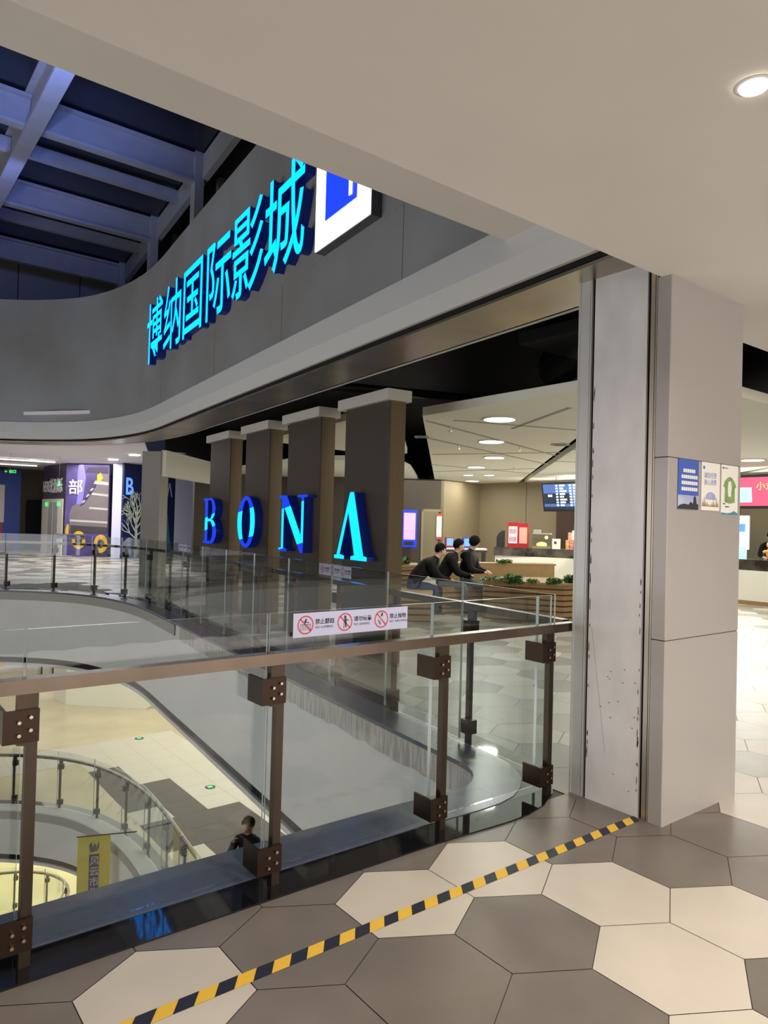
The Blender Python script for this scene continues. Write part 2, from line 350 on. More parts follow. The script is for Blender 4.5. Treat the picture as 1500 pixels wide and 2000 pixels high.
# ------------------------------------------------------------------ near ceiling, column, shutter pillar
c = MB(); c.prism([(-7, -7), (4.40, -7), (12, -7), (12, 2.52), (4.40, 2.52), (4.40, 2.165), (-7, 2.165)], 3.0, 3.10)
struct('ceiling', c, 'ceil')
struct('wall_header', B(-7, 2.145, 3.10, 4.4, 2.165, 3.41), 'ceil')
struct('ceiling_soffit', B(-7, 2.145, 3.41, 3.33, 3.09, 3.47), 'ceil')
struct('wall_near', B(-7, 3.0, 3.47, 3.3, 3.09, 6.05), 'fascia')
c = MB(); c.box(1.35, 2.98, 3.395, 1.62, 3.07, 3.41); c.box(1.9, 2.6, 3.40, 2.0, 2.66, 3.41)
add('ceiling_stain', MB().poly([(1.93, 2.50, 3.4095), (2.02, 2.44, 3.4095), (2.09, 2.47, 3.4095), (2.16, 2.43, 3.4095), (2.20, 2.52, 3.4095), (2.10, 2.60, 3.4095), (2.0, 2.57, 3.4095)]),
    mat('water_stain', (.36, .32, .27), .9, noise=.4, scale=20), label='brown water stain patch on the edge of the white ceiling soffit', cat='stain')
struct('wall_back', B(-7, -7.2, 0, 12, -7, 3.4), 'white')
struct('wall_side', B(-7.2, -7, 0, -7, 3.1, 3.4), 'white')

col = thing('column', 'square pale panelled column carrying three posters beside the shutter guide', 'column', (3.97, 2.5, 0))
cb = MB(); X0, X1, Y0, Y1 = 3.575, 4.385, 2.10, 2.62
for z0, z1 in ((0, .998), (1.004, 1.998), (2.004, 3.0)):
    pts = [(X0+.004, Y0), (X1, Y0), (X1, Y1), (X0+.055, Y1), (X0+.055, Y0+.083), (X0, Y0+.083), (X0, Y0+.004)]
    cb.prism(pts, z0, z1)
add('cladding', cb, 'column', col)
jj = MB()
for z in (.998, 1.998): jj.prism([(X0+.007, Y0+.004), (X1-.004, Y0+.004), (X1-.004, Y1-.004), (X0+.06, Y1-.004), (X0+.06, Y0+.08), (X0+.007, Y0+.08)], z, z+.006)
add('joint', jj, 'tand', col)
pl = thing('shutter_pillar', 'scuffed white pillar face between two dark shutter guides beside the railing', 'pillar', (3.6, 2.43, 0))
p = MB(); p.box(3.58, 2.247, 0, 3.595, 2.597, 3.6)
add('white_face', p, 'door', pl)
p = MB(); p.box(3.60, 2.183, 0, 3.62, 2.62, 3.6); add('backing', p, 'void', pl)
p = MB(); p.box(3.572, 2.184, 0, 3.60, 2.192, 3.41); p.box(3.572, 2.196, 0, 3.60, 2.222, 3.41); p.box(3.59, 2.192, 0, 3.60, 2.196, 3.4)
add('shutter_guide', p, 'metal', pl)
p = MB(); p.box(3.578, 2.620, 0, 3.60, 2.628, 3.41); p.box(3.580, 2.632, 0, 3.62, 2.70, 3.41); p.box(3.575, 2.70, 0, 3.62, 2.712, 3.41)
add('shutter_guide', p, 'alum', pl)
p = MB(); random.seed(11)
def flake(y, z, w_, h_): p.poly([(3.5795, y, z), (3.5795, y+w_, z+h_*.2), (3.5795, y+w_*.7, z+h_), (3.5795, y-w_*.2, z+h_*.7)])
for q in range(26):
    flake(2.589-random.random()*.004, random.uniform(.1, 2.4), .007, random.uniform(.02, .07))
for q in range(22): flake(2.252+random.random()*.006, random.uniform(.05, 1.35), .006, random.uniform(.01, .05))
for q in range(14): flake(random.uniform(2.27, 2.5), random.uniform(.1, .8), .012, .006)
for q in range(12):
    y = 2.575-q*.009; z = 1.02-q*.06; p.quad((3.5795, y, z), (3.5795, y-.0015, z), (3.5795, y-.0105, z-.06), (3.5795, y-.009, z-.06))
add('scuff_mark', p, 'scuff', pl)
# two further guide backs closing the gap to the column
# posters on the column
def poster(x0, x1, z0, z1, m, label):
    t_ = thing('poster', label, 'poster', ((x0+x1)/2, 2.098, z0), 'posters taped to the column')
    add('sheet', B(x0, 2.0955, z0, x1, 2.099, z1), m, t_); return t_
XD, ZU = Vector((1, 0, 0)), Vector((0, 0, 1))
p1 = poster(3.668, 3.884, 1.722, 2.0, 'postblue', 'blue poster with four white lines above a dark pagoda, nearest the column corner')
k = MB(); k.box(3.668, 2.0950, 1.722, 3.884, 2.0955, 1.80); add('sky_picture', k, 'sky', p1)
k = MB(); pg = [(3.668, 1.722), (3.884, 1.722), (3.884, 1.752), (3.865, 1.755), (3.858, 1.79), (3.846, 1.80), (3.834, 1.792), (3.826, 1.755), (3.80, 1.765), (3.78, 1.748), (3.73, 1.752), (3.69, 1.745), (3.668, 1.735)]
k.ext([(x, 2.0949, z) for x, z in pg], (0, -.0005, 0)); add('tree_silhouette', k, 'ink', p1)
k = MB()
for q, (a_, b_) in enumerate(((.052, .19), (.035, .205), (.035, .205), (.035, .205))):
    z = 1.937-q*.034; x = a_
    while x < b_-.015: k.box(3.668+x, 2.0950, z-.010, 3.668+x+.018, 2.0954, z+.010); x += .0215
add('printed_line', k, 'paper', p1)
p2 = poster(3.918, 4.125, 1.722, 2.0, 'paper', 'white poster with blue heading characters above a dome picture, middle of three on column')
add('heading', text_mb('诚信经营', (3.945, 2.0953, 1.912), XD, ZU, .036, .0004, sp=.98), 'inkb', p2)
add('heading', text_mb('放心消费', (3.945, 2.0953, 1.872), XD, ZU, .036, .0004, sp=.98), 'inkb', p2)
k = MB(); k.ext([(4.022+.062*cos(a*pi/10), 2.0953, 1.785+.045*sin(a*pi/10)) for a in range(11)], (0, -.0003, 0)); add('dome_picture', k, 'sky', p2)
k = MB()
for q in range(11):
    x = 3.93+q*.0175; h_ = (.03, .055, .03, .022, .012, .008, .02, .04, .02, .05, .025)[q]
    k.ext([(x-.007, 2.0950, 1.745), (x+.009, 2.0950, 1.745), (x+.001, 2.0950, 1.75+h_)], (0, -.0003, 0))
add('tower_silhouette', k, 'wood', p2)
k = MB()
k.ext([(3.943+.012*cos(a*pi/4), 2.0953, 1.968+.010*sin(a*pi/4)) for a in range(8)], (0, -.0003, 0)); add('logo', k, 'inkb', p2)
p3 = poster(4.143, 4.346, 1.702, 2.0, 'paper', 'white poster with a green shirt picture, farthest from the column corner')
sh = [(.2, .72), (.36, .80), (.45, .82), (.55, .82), (.64, .80), (.80, .72), (.90, .62), (.80, .58), (.82, .28), (.5, .25), (.2, .28), (.22, .58), (.12, .62)]
k = MB(); k.ext([(4.143+.203*a_, 2.0953, 1.70+.28*b_) for a_, b_ in sh], (0, -.0003, 0)); add('shirt_picture', k, 'green', p3)
k = MB(); k.ext([(4.143+.203*a_, 2.0949, 1.70+.28*b_) for a_, b_ in [(.42, .72), (.56, .74), (.62, .6), (.58, .4), (.42, .4), (.38, .58)]], (0, -.0003, 0)); add('plain_patch', k, 'paper', p3)
k = MB(); k.ext([(4.145, 2.0953, 1.703), (4.345, 2.0953, 1.703), (4.345, 2.0953, 1.715), (4.30, 2.0953, 1.728), (4.27, 2.0953, 1.718), (4.22, 2.0953, 1.712), (4.145, 2.0953, 1.716)], (0, -.0003, 0)); add('hill_strip', k, 'teal', p3)
for q in ((4.155, 1.977, 4.175, 1.985), (4.18, 1.979, 4.22, 1.983), (4.165, 1.765, 4.195, 1.771), (4.19, 1.748, 4.24, 1.754)): add('small_print', B(q[0], 2.0950, q[1], q[2], 2.0953, q[3]), 'ink', p3)

# hazard tape on the floor: one strip
tp = MB(); x = -.6; q = 0; P_ = .072; sk = .045
while x < 3.54:
    x1 = min(x+P_, 3.55)
    tp.poly([(x, 2.217, .0012), (x1, 2.217, .0012), (x1+sk, 2.277, .0012), (x+sk, 2.277, .0012)], q % 2); x = x1; q += 1
add('hazard_tape', tp, ['yellow', 'navy'], label='yellow and black striped hazard tape stuck across the floor to the pillar', cat='tape')

# ------------------------------------------------------------------ railings
def along(P, s):
    d = 0
    for i in range(len(P)-1):
        l = math.dist(P[i], P[i+1])
        if d+l >= s:
            t_ = (s-d)/l; return Vector((P[i][0]+(P[i+1][0]-P[i][0])*t_, P[i][1]+(P[i+1][1]-P[i][1])*t_, 0)), Vector((P[i+1][0]-P[i][0], P[i+1][1]-P[i][1], 0)).normalized()
        d += l
    return Vector((*P[-1], 0)), Vector((P[-1][0]-P[-2][0], P[-1][1]-P[-2][1], 0)).normalized()
def plen(P): return sum(math.dist(P[i], P[i+1]) for i in range(len(P)-1))
def railing(label, P, stops, z, s0=None, s1=None, goff=.085, name='glass_railing', gend=None, detail=True, clampside=-1):
    """P: line of the posts; the glass stands goff towards the void (left of travel)"""
    p0, _ = along(P, stops[0]); t_ = thing(name, label, 'railing', (p0.x, p0.y, z))
    s0 = stops[0] if s0 is None else s0; s1 = stops[-1] if s1 is None else s1
    n = max(2, int((s1-s0)/.35)); h = MB(); Q = [along(P, s0+(s1-s0)*i/n) for i in range(n+1)]
    def off(pt, d, o, zz): return (pt.x+d.y*o, pt.y-d.x*o, zz)
    a = [off(p_, d, .03, 0) for p_, d in Q]; b = [off(p_, d, -.03, 0) for p_, d in Q]
    za, zb = z+.97, z+1.02
    for u_, v_, zz in ((a, b, zb),): h.strip([(x_, y_, zz) for x_, y_, _ in v_], [(x_, y_, zz) for x_, y_, _ in u_], 0)
    h.strip([(x_, y_, za) for x_, y_, _ in a], [(x_, y_, za) for x_, y_, _ in b]); h.strip([(x_, y_, za) for x_, y_, _ in b], [(x_, y_, zb) for x_, y_, _ in b]); h.strip([(x_, y_, zb) for x_, y_, _ in a], [(x_, y_, za) for x_, y_, _ in a])
    for E_ in (0, -1): h.quad((a[E_][0], a[E_][1], za), (b[E_][0], b[E_][1], za), (b[E_][0], b[E_][1], zb), (a[E_][0], a[E_][1], zb))
    add('handrail', h, 'railtop', t_)
    for s in stops:
        p_, d = along(P, s); nrm = Vector((d.y, -d.x, 0)); up = Vector((0, 0, 1)); base = Vector((p_.x, p_.y, z))
        m = MB(); H_ = [(-.018, .008), (.020, .008), (.020, .97), (-.048, .97), (-.048, .79), (-.018, .785)]
        m.ext([base+d*a_+up*b_-nrm*.018 for a_, b_ in H_], nrm*.036)
        po = add('post', m, 'rail', t_)
        if detail:
            for zc in (.80, .07):
                cm = MB(); cp = base-d*.10+nrm*.019+up*zc; prof = [(0, .0), (.115, .0), (.115, .010), (.048, .010), (.048, .012), (0, .012)]
                cm.ext([cp+d*q_[0]+nrm*q_[1] for q_ in [(.005, -.125), (.017, -.125), (.017, 0), (.122, 0), (.122, .011), (.005, .011)]], up*.115)
                co = add('clamp', cm, 'clamp', po)
                for bx, bz in ((.055, .03), (.092, .045), (.055, .075), (.092, .09)):
                    c0 = cp+d*bx+up*bz+nrm*.011; add('bolt', MB().tube([c0, c0+nrm*.014], .0065, 8), 'bolt', po)
        else:
            for zc in (.80, .07): add('clamp', MB().obox(base-d*.09-nrm*.075+up*zc, d*.10, nrm*.08, up*.10), 'clamp', po)
    js = [s-.008 for s in stops]
    if s0 < js[0]-.1: js = [s0]+js
    js.append(gend if gend else s1)
    for i in range(len(js)-1):
        if js[i+1]-js[i] < .12: continue
        n = max(1, int((js[i+1]-js[i])/.3)) if z or s1 > 8 else 1
        g_ = MB(); q = [along(P, js[i]+.006+(js[i+1]-js[i]-.012)*k_/n) for k_ in range(n+1)]
        for k_ in range(n):
            (pa, da), (pb, db) = q[k_], q[k_+1]; na = Vector((da.y, -da.x, 0)); nb = Vector((db.y, -db.x, 0))
            A0 = pa-na*goff; A1 = pb-nb*goff; A2 = pb-nb*(goff+.012); A3 = pa-na*(goff+.012)
            lo, hi = z+.03, z+1.18; V = [Vector((v.x, v.y, zz)) for zz in (lo, hi) for v in (A0, A1, A2, A3)]
            n_ = len(g_.v); g_.v += V
            fs = [(0, 3, 2, 1), (4, 5, 6, 7), (0, 1, 5, 4), (2, 3, 7, 6)]
            if k_ == 0: fs.append((3, 0, 4, 7))
            if k_ == n-1: fs.append((1, 2, 6, 5))
            for f_ in fs: g_.f.append(tuple(n_+x_ for x_ in f_)); g_.m.append(1 if f_ in ((4, 5, 6, 7), (3, 0, 4, 7), (1, 2, 6, 5)) else 0)
        add('glass_panel', g_, ['glass', 'gedge'], t_)
    return t_
NP = [(-7, 2.755), (3.66, 2.755)]
railing('long straight glass railing with bronze posts across the foreground', NP, [5.57, 6.57, 7.577, 8.574, 9.5625, 10.42], 0, s0=3.0, s1=10.64, gend=10.545)
FP = [tuple(L(s, .37)[:2]) for s in [-1.0+.2*i for i in range(41)]]
fc = [p for p in offs(OUT, .37) if p[1] > 11.6 or (p[0] < 3 and p[1] > 9)]
FP = [p for p in FP if p[1] < 11.4]+fc
n_post = int((plen(FP)-1.0)/1.05)
railing('glass railing running along the cinema front and curving round the far end of the void', FP, [1.05+1.05*i for i in range(17)], 0, s0=.10, s1=19.2, detail=False)
lowP = [p for p in offs(OUT, .37) if p[1] > 8.2]
railing('glass railing round the void on the storey below', lowP, [.5+1.05*i for i in range(12)], -4.5, s0=0, s1=12.6, detail=False)
# ring of railing in the basement floor opening
bP = [(3.2+1.9*cos(a), 19.6+1.7*sin(a)) for a in [radians(-100+8*i) for i in range(30)]]
railing('small curved glass railing down on the yellow basement floor', bP, [.5+.9*i for i in range(7)], -9, s0=.2, s1=6.4, detail=False)

# ------------------------------------------------------------------ safety stickers
def sticker(org, xd, sc_, label, simple=False):
    xd = Vector(xd).normalized(); nz = xd.cross(ZU); org = Vector(org)
    t_ = thing('safety_sticker', label, 'sticker', org, 'safety stickers on the railing glass')
    W, Hh = .68*sc_, .112*sc_
    s_ = MB(); s_.obox(org, xd*W, nz*.0012, ZU*Hh); add('backing', s_, 'stk', t_)
    def pt(x_, z_): return org+xd*(x_*sc_)+ZU*(z_*sc_)+nz*.0016
    for q, (cn, en) in enumerate((('禁止翻越', 'NO CLIMBING'), ('请勿倚靠', 'NO LEANING'), ('禁止抛物', 'NO THROWING'))):
        cx = .066+q*.222
        r_ = MB(); N = 24
        for a in range(N):
            a0, a1 = 2*pi*a/N, 2*pi*(a+1)/N
            r_.quad(pt(cx+.044*cos(a0), .056+.044*sin(a0)), pt(cx+.044*cos(a1), .056+.044*sin(a1)), pt(cx+.037*cos(a1), .056+.037*sin(a1)), pt(cx+.037*cos(a0), .056+.037*sin(a0)))
        r_.quad(pt(cx-.031, .082), pt(cx-.026, .087), pt(cx+.031, .030), pt(cx+.026, .025))
        add('prohibition_ring', r_, 'inkr', t_)
        f_ = MB()
        def bar(x0, z0, x1, z1, w_=.004):
            a_ = Vector((x1-x0, z1-z0)); a_.normalize(); n__ = Vector((-a_.y, a_.x))*w_/2
            f_.quad(pt(cx+x0+n__.x, z0+n__.y), pt(cx+x0-n__.x, z0-n__.y), pt(cx+x1-n__.x, z1-n__.y), pt(cx+x1+n__.x, z1+n__.y))
        if q == 0:
            for b_ in range(-3, 4): bar(b_*.009, .03, b_*.009, .06, .002)
            bar(-.028, .058, .028, .058, .002); bar(-.006, .064, .004, .084, .009); bar(0, .07, .018, .066, .004)
        elif q == 1: bar(-.006, .025, -.003, .088, .004); bar(.006, .03, .003, .086, .008); bar(.0, .066, .022, .064, .004)
        else: bar(.0, .07, .006, .088, .010); bar(-.02, .055, -.01, .03, .004); bar(-.01, .05, -.004, .03, .004); bar(.012, .04, .014, .036, .004)
        add('pictogram', f_, 'ink', t_)
        if not simple:
            add('lettering', text_mb(cn, pt(cx+.052, .058), xd, ZU, .027*sc_, .0004, off=.0004), 'ink', t_)
            add('lettering', text_mb(en, pt(cx+.053, .036), xd, ZU, .0165*sc_, .0004, sx=.95), 'ink', t_)
        else:
            f2 = MB()
            for k_ in range(4): f2.quad(pt(cx+.054+k_*.026, .055), pt(cx+.074+k_*.026, .055), pt(cx+.074+k_*.026, .077), pt(cx+.054+k_*.026, .077))
            add('lettering', f2, 'ink', t_)
sticker((1.682, 2.826, 1.062), (1, 0, 0), 1.0, 'white strip of three red no-entry symbols on the near railing glass')
o_ = L(1.7, .285, 1.062); sticker(o_+LT*.74, -LT, 1.0, 'white safety strip on the railing glass before the letter A panel')
o_ = L(6.9, .275, 1.062); sticker(o_+LT*.74, -LT, 1.0, 'white safety strip on the railing glass before the letter B panel', True)
sticker((3.95, 18.02-.85, 1.06), (1, -.62, 0), 1.0, 'white safety strip on the curved railing glass by the green-lit lift', True)

# ------------------------------------------------------------------ upper fascia with sign
f = MB(); band(f, OUTU, .0, .12, 3.50, 6.05); struct('wall_fascia', f, 'fascia')
f = MB(); band(f, OUTU, -.03, .12, 3.28, 3.50); struct('trim_6', f, 'trim')
f = MB(); a, b = offs(OUTU, -.03), offs(OUTU, .05); f.strip(z3(a, 3.28), z3(b, 3.155)); f.strip(z3(b, 3.155), z3(offs(OUTU, .08), 3.155)); struct('trim_7', f, 'trim')
f = MB(); band(f, OUTU, .085, .11, 3.125, 3.28); struct('trim_8', f, 'void')
f = MB(); band(f, OUTU, .092, .62, 3.10, 3.12); struct('ceiling_soffit', f, 'softmetal')
sm = MB()
for s in (.55, 5.2, 8.0):
    sm.obox(L(s, -.002, 3.5), LT*.006, LN*-.002, ZU*.62)
sm.obox(L(-1.2, -.002, 4.12), LT*8.6, LN*-.003, ZU*.008); sm.obox(L(2.93, -.002, 3.5), LT*.006, LN*-.002, ZU*.62)
struct('trim_9', sm, 'greycol')
st = MB(); st.poly([L(8.9, -.003, 4.05), L(9.9, -.003, 4.0), L(10.3, -.003, 4.15), L(9.7, -.003, 4.3), L(9.2, -.003, 4.25)])
Zs = 4.22
def fas(s, z, off=-.03): return L(s, off, z)
SX = -LT   # reading direction (far to near)
for ch, s_hi, nm in (('博', 8.60, 'first'), ('纳', 7.47, 'second'), ('国', 6.42, 'third'), ('际', 5.31, 'fourth'), ('影', 4.26, 'fifth'), ('城', 3.20, 'last')):
    mb = text_mb(ch, fas(s_hi+.04, 4.32, -.085), SX, ZU, 1.10, .03, sidemat=1, sx=1.0, sy=1.02, off=.006)
    t_ = add('sign_character', mb, ['cyan', 'sideb'], label='glowing cyan character %s, %s in the row of six on the fascia' % (ch, nm), cat='sign character', group='cyan sign characters on the fascia')
    # glyph return box standing off the wall
    bk = text_mb(ch, fas(s_hi+.04, 4.32, -.002), SX, ZU, 1.10, .082, sidemat=0, sx=1.0, sy=1.02, off=-.001)
    add('letter_return', bk, 'sideb', t_)
lg = thing('logo_sign', 'square white and blue lit logo box to the right of the characters', 'sign', fas(1.4, 4.14))
p = MB(); p.obox(fas(.89, 4.13, -.10), LT*1.04, LN*.10, ZU*1.25); add('box', p, 'logo_s', lg)
def lq(s0, z0, s1, z1, off, m, nm):
    q = MB(); q.obox(fas(s0, z0, off), LT*(s1-s0), LN*.01, ZU*(z1-z0)); add(nm, q, m, lg)
lq(.90, 4.14, 1.925, 5.375, -.11, 'logo_w', 'white_face'); lq(1.12, 4.36, 1.71, 5.2, -.117, 'logo_b', 'blue_face')
lq(1.20, 4.42, 1.25, 4.9, -.124, 'logo_w', 'white_stroke')

# ------------------------------------------------------------------ roof steel above the void
def bx(x0, x1, y, w_, z0, z1, m=0, mb=None): mb = mb or MB(); mb.box(x0, y-w_/2, z0, x1, y+w_/2, z1, m); return mb
k = 0
for y in (6.0, 9.55, 13.0, 16.45, 20.05):
    b_ = MB(); xe = 5.36+.11*(y-13)
    for sd, xa, xb in (('left', -6, 2.40), ('right', 2.46, xe)):
        b_ = MB(); P_ = [(y-.09, 8.0), (y+.09, 8.0), (y+.09, 8.05), (y+.012, 8.05), (y+.012, 8.5), (y+.09, 8.5), (y+.09, 8.56), (y-.09, 8.56), (y-.09, 8.5), (y-.012, 8.5), (y-.012, 8.05), (y-.09, 8.05)]
        b_.ext([(xa, q_, z_) for q_, z_ in P_], (xb-xa, 0, 0))
        add('roof_beam', b_, 'steel', group='deep roof beams crossing the void', label='deep steel roof beam %s of the girder, %s row from the near ceiling' % (sd, ['first', 'second', 'third', 'fourth', 'fifth'][k]), cat='roof beam')
    k += 1
k = 0
for y in (11.2, 14.68, 18.15):
    b_ = MB(); xe = 5.6+.11*(y-13)
    for sd, xa, xb in (('left', -6, 2.40), ('right', 2.46, xe)):
        add('roof_purlin', MB().box(xa, y-.06, 8.3, xb, y+.06, 8.55), 'steel', group='thin roof beams between the deep ones', label='thin steel roof beam %s of the girder, %s of three between deep beams' % (sd, ['nearest', 'middle', 'farthest'][k]), cat='roof beam')
    k += 1
b_ = MB(); b_.ext([(2.30, -2, 7.93), (2.56, -2, 7.93), (2.56, -2, 8.0), (2.455, -2, 8.0), (2.455, -2, 8.57), (2.56, -2, 8.57), (2.56, -2, 8.6), (2.30, -2, 8.6), (2.30, -2, 8.57), (2.405, -2, 8.57), (2.405, -2, 8.0), (2.30, -2, 8.0)], (0, 28, 0))
add('roof_girder', b_, 'steel', label='main steel roof girder running away, bright lavender under its flange', cat='roof beam')
def Lx(y, off): return 5.36+.11*(y-13)+off
b_ = MB(); b_.obox((Lx(2, .05), 2, 8.1), (.11*21, 21, 0), (.12, 0, 0), (0, 0, .46)); add('edge_beam', b_, 'steel', label='slanting edge beam carrying the ends of the roof beams', cat='roof beam')
k = 0
for y in (9.55, 13.0, 16.45, 20.05):
    b_ = MB(); x_ = Lx(y, -.02); b_.box(x_-.09, y-.10, 5.6, x_+.09, y+.10, 8.9); b_.box(x_+.7, y+.6, 5.6, x_+.82, y+.72, 8.9)
    add('roof_post', b_, 'steel', group='posts under the roof beams', label='short steel post standing behind the fascia top, %s from the near ceiling' % ['first', 'second', 'third', 'fourth'][k], cat='roof post'); k += 1
struct('ceiling_roof', B(-7, -7, 8.60, 12, 30, 8.7), 'night')
g = MB(); g.obox((Lx(0, 1.6), 0, 5.5), (.11*26, 26, 0), (.1, 0, 0), (0, 0, 3.1)); struct('wall_roof_side', g, 'greycol')
g = MB(); g.box(-7, 21.5, 5.5, 8.5, 21.6, 8.6); struct('wall_roof_far', g, 'greycol')
g = MB()
for x_ in (-1, .6, 2.2, 3.8, 5.4): g.box(x_, 21.49, 5.6, x_+.02, 21.5, 8.5)
struct('trim_10', g, 'void')
struct('wall_upper_left', B(-7.2, 3, 3, -7, 22, 8.6), 'fascia')
f = MB(); band(f, OUTU, .12, 1.5, 4.75, 4.95); struct('floor_upper', f, 'void')

# ------------------------------------------------------------------ BONA pillars
SLP = .087; AP = atan(SLP); PT = Vector((sin(AP), cos(AP), 0)); PN = Vector((cos(AP), -sin(AP), 0)); PO = Vector((4.96, 6.335, 0))
def PP(s, off, z): return PO+PT*s+PN*off+ZU*z
A_ = [[(0, 0), (0, .05), (.08, .06), (.46, 1), (.58, 1), (.90, .07), (1, .06), (1, 0), (.52, 0), (.52, .05), (.63, .07), (.42, .70), (.18, .07), (.32, .05), (.32, 0)]]
N_ = [[(0, 1), (.27, 1), (.80, .30), (.80, .95), (.66, .96), (.66, 1), (1, 1), (1, .96), (.88, .95), (.88, 0), (.78, 0), (.17, .80), (.17, .06), (.30, .05), (.30, 0), (0, 0), (0, .05), (.09, .06), (.09, .94), (0, .96)]]
def ellp(cx, cy, rx, ry, n=32, a0=0, a1=2*pi): return [(cx+rx*cos(a0+(a1-a0)*i/n), cy+ry*sin(a0+(a1-a0)*i/n)) for i in range(n)]
O_ = [ellp(.5, .5, .5, .51), ellp(.5, .5, .245, .43)]
def bowl(x0, cy, rx, ry, n=14): return [(x0+rx*cos(-pi/2+pi*i/n), cy+ry*sin(-pi/2+pi*i/n)) for i in range(n+1)]
B_ = [[(0, 0), (0, .045), (.12, .06), (.12, .94), (0, .955), (0, 1)]+bowl(.55, .765, .36, .235)[::-1]+bowl(.58, .27, .42, .27)[::-1],
      [(.34, .06)]+bowl(.52, .275, .20, .215)+[(.34, .49)], [(.34, .55)]+bowl(.50, .755, .17, .205)+[(.34, .96)]]
ledm = {}
def led(name, z0, z1, slope):
    """letters whose modules are part cyan, part deep blue: the border is a hard line across the acrylic"""
    m, t, b = nt(name); b.inputs['Base Color'].default_value = (0, .05, .2, 1)
    tc = t.nodes.new('ShaderNodeTexCoord'); sp = t.nodes.new('ShaderNodeSeparateXYZ'); t.links.new(tc.outputs['Generated'], sp.inputs[0])
    ma = t.nodes.new('ShaderNodeMath'); ma.operation = 'MULTIPLY_ADD'; ma.inputs[1].default_value = slope; t.links.new(sp.outputs['Y'], ma.inputs[0]); t.links.new(sp.outputs['Z'], ma.inputs[2])
    g1 = t.nodes.new('ShaderNodeMath'); g1.operation = 'GREATER_THAN'; g1.inputs[1].default_value = z0; t.links.new(ma.outputs[0], g1.inputs[0])
    l1 = t.nodes.new('ShaderNodeMath'); l1.operation = 'LESS_THAN'; l1.inputs[1].default_value = z1; t.links.new(ma.outputs[0], l1.inputs[0])
    mu = t.nodes.new('ShaderNodeMath'); mu.operation = 'MULTIPLY'; t.links.new(g1.outputs[0], mu.inputs[0]); t.links.new(l1.outputs[0], mu.inputs[1])
    mx = t.nodes.new('ShaderNodeMix'); mx.data_type = 'RGBA'; mx.inputs[6].default_value = (0, .03, .75, 1); mx.inputs[7].default_value = (0, .85, 3.2, 1)
    t.links.new(mu.outputs[0], mx.inputs['Factor']); t.links.new(mx.outputs[2], b.inputs['Emission Color']); b.inputs['Emission Strength'].default_value = 1.1
    return m
LT_ = [('A', A_, .97, .20, 1.155, 1.96, 'cyan'), ('N', N_, 2.62, 1.74, 1.17, 1.955, led('led_n', .20, .92, .18)), ('O', O_, 4.24, 3.52, 1.16, 1.965, led('led_o', .25, .80, .12)), ('B', B_, 5.92, 5.24, 1.155, 1.965, led('led_b', .42, .70, .16))]
for i, (ch, shp, sa, sb, z0, z1, lm) in enumerate(LT_):
    s0, s1 = 1.672*i, 1.672*i+1.0
    if ch == 'O': s1 -= .05
    t_ = thing('sign_pillar', 'broad brown wall slab with white cap behind the glowing letter %s' % ch, 'wall slab', PP((s0+s1)/2, .13, 0), 'brown slabs behind the cinema letters')
    m = MB(); m.obox(PP(s0+.004, 0, 0), PT*(s1-s0-.004), PN*.02, ZU*3.0); add('face_panel', m, 'panel', t_)
    m = MB(); m.obox(PP(s0, .02, 0), PT*(s1-s0), PN*.20, ZU*3.0); add('core', m, 'panelside', t_)
    m = MB(); m.obox(PP(s0-.03, -.05, 3.0), PT*(s1-s0+.16), PN*.33, ZU*.13); add('cap', m, 'cap', t_)
    mb = shape_mb(shp, PP(sa, -.12, z0), -PT, ZU, sa-sb, z1-z0, .015)
    l_ = add('sign_letter', mb, [lm, 'sideb'], label='glowing %s letter %s fixed to its brown slab' % ('cyan' if ch in 'AN' else 'cyan and blue', ch), cat='sign letter', group='letters on the brown slabs')
    mb = shape_mb(shp, PP(sa-.004, -.002, z0+.003), -PT, ZU, sa-sb-.008, z1-z0-.006, .117); add('letter_return', mb, 'sideb', l_)
    if ch in 'BONA': add('fixing_stud', MB().tube([PP((sa+sb)/2, -.01, z0+.2), PP((sa+sb)/2, .0, z0+.2)], .01), 'dark', l_)

# ------------------------------------------------------------------ lobby shell
struct('ceiling_void', MB().prism([p for p in offs(OUTU, .13) if p[1] < 13]+[(7.0, 21), (32, 21), (32, 2.5), (3.4, 2.5)], 4.45, 4.5), 'black')
struct('wall_void_right', B(17.8, 2.2, 3.0, 17.9, 22, 4.5), 'black')
struct('wall_void_far', B(7.9, 21.0, 3.0, 17.8, 21.1, 4.5), 'black')
struct('wall_right', MB().obox((17.75, 3.0, 0), (-.85, 16.2, 0), (.12, 0, 0), (0, 0, 3.35)), 'tan')
struct('wall_far', MB().obox((8.5, 20.2, 0), (8.45, -1.0, 0), (0, .12, 0), (0, 0, 3.35)), 'darkbrown')
struct('wall_near_right', B(6.0, -7, 0, 32, -6.9, 3.0), 'white')
sl = 1.06
def ceilpoly(pts, m='ceil'): g_ = MB(); g_.prism(pts, 3.0, 3.11); struct('ceiling', g_, 'ceilw')
MT['ceilw'] = mat('lobby_ceiling_paint', (.80, .80, .68), .8)
ceilpoly([(5.98, 6.95), (9.12-.12, 6.8), (17.15, 15.2), (17.1, 19.2), (16.0, 17.85)])
ceilpoly([(5.98, 6.95), (5.96, 3.54), (6.0, 3.54), (9.0, 6.8)])
ceilpoly([(6.1, 3.54), (12.5, 3.54), (17.5, 8.9), (17.3, 15.1), (9.22, 6.72)])
ceilpoly([(12.7, 3.54), (22, 3.54), (22, 8), (17.6, 8.7)])
ceilpoly([(5.45, 7.05), (5.7, 7.15), (9.0, 10.9), (8.6, 11.6), (5.9, 11.2)])
ceilpoly([(9.7, 12.3), (11.6, 13.9), (15.7, 18.3), (14.0, 19.6), (9.2, 20.2), (8.6, 14.0)])
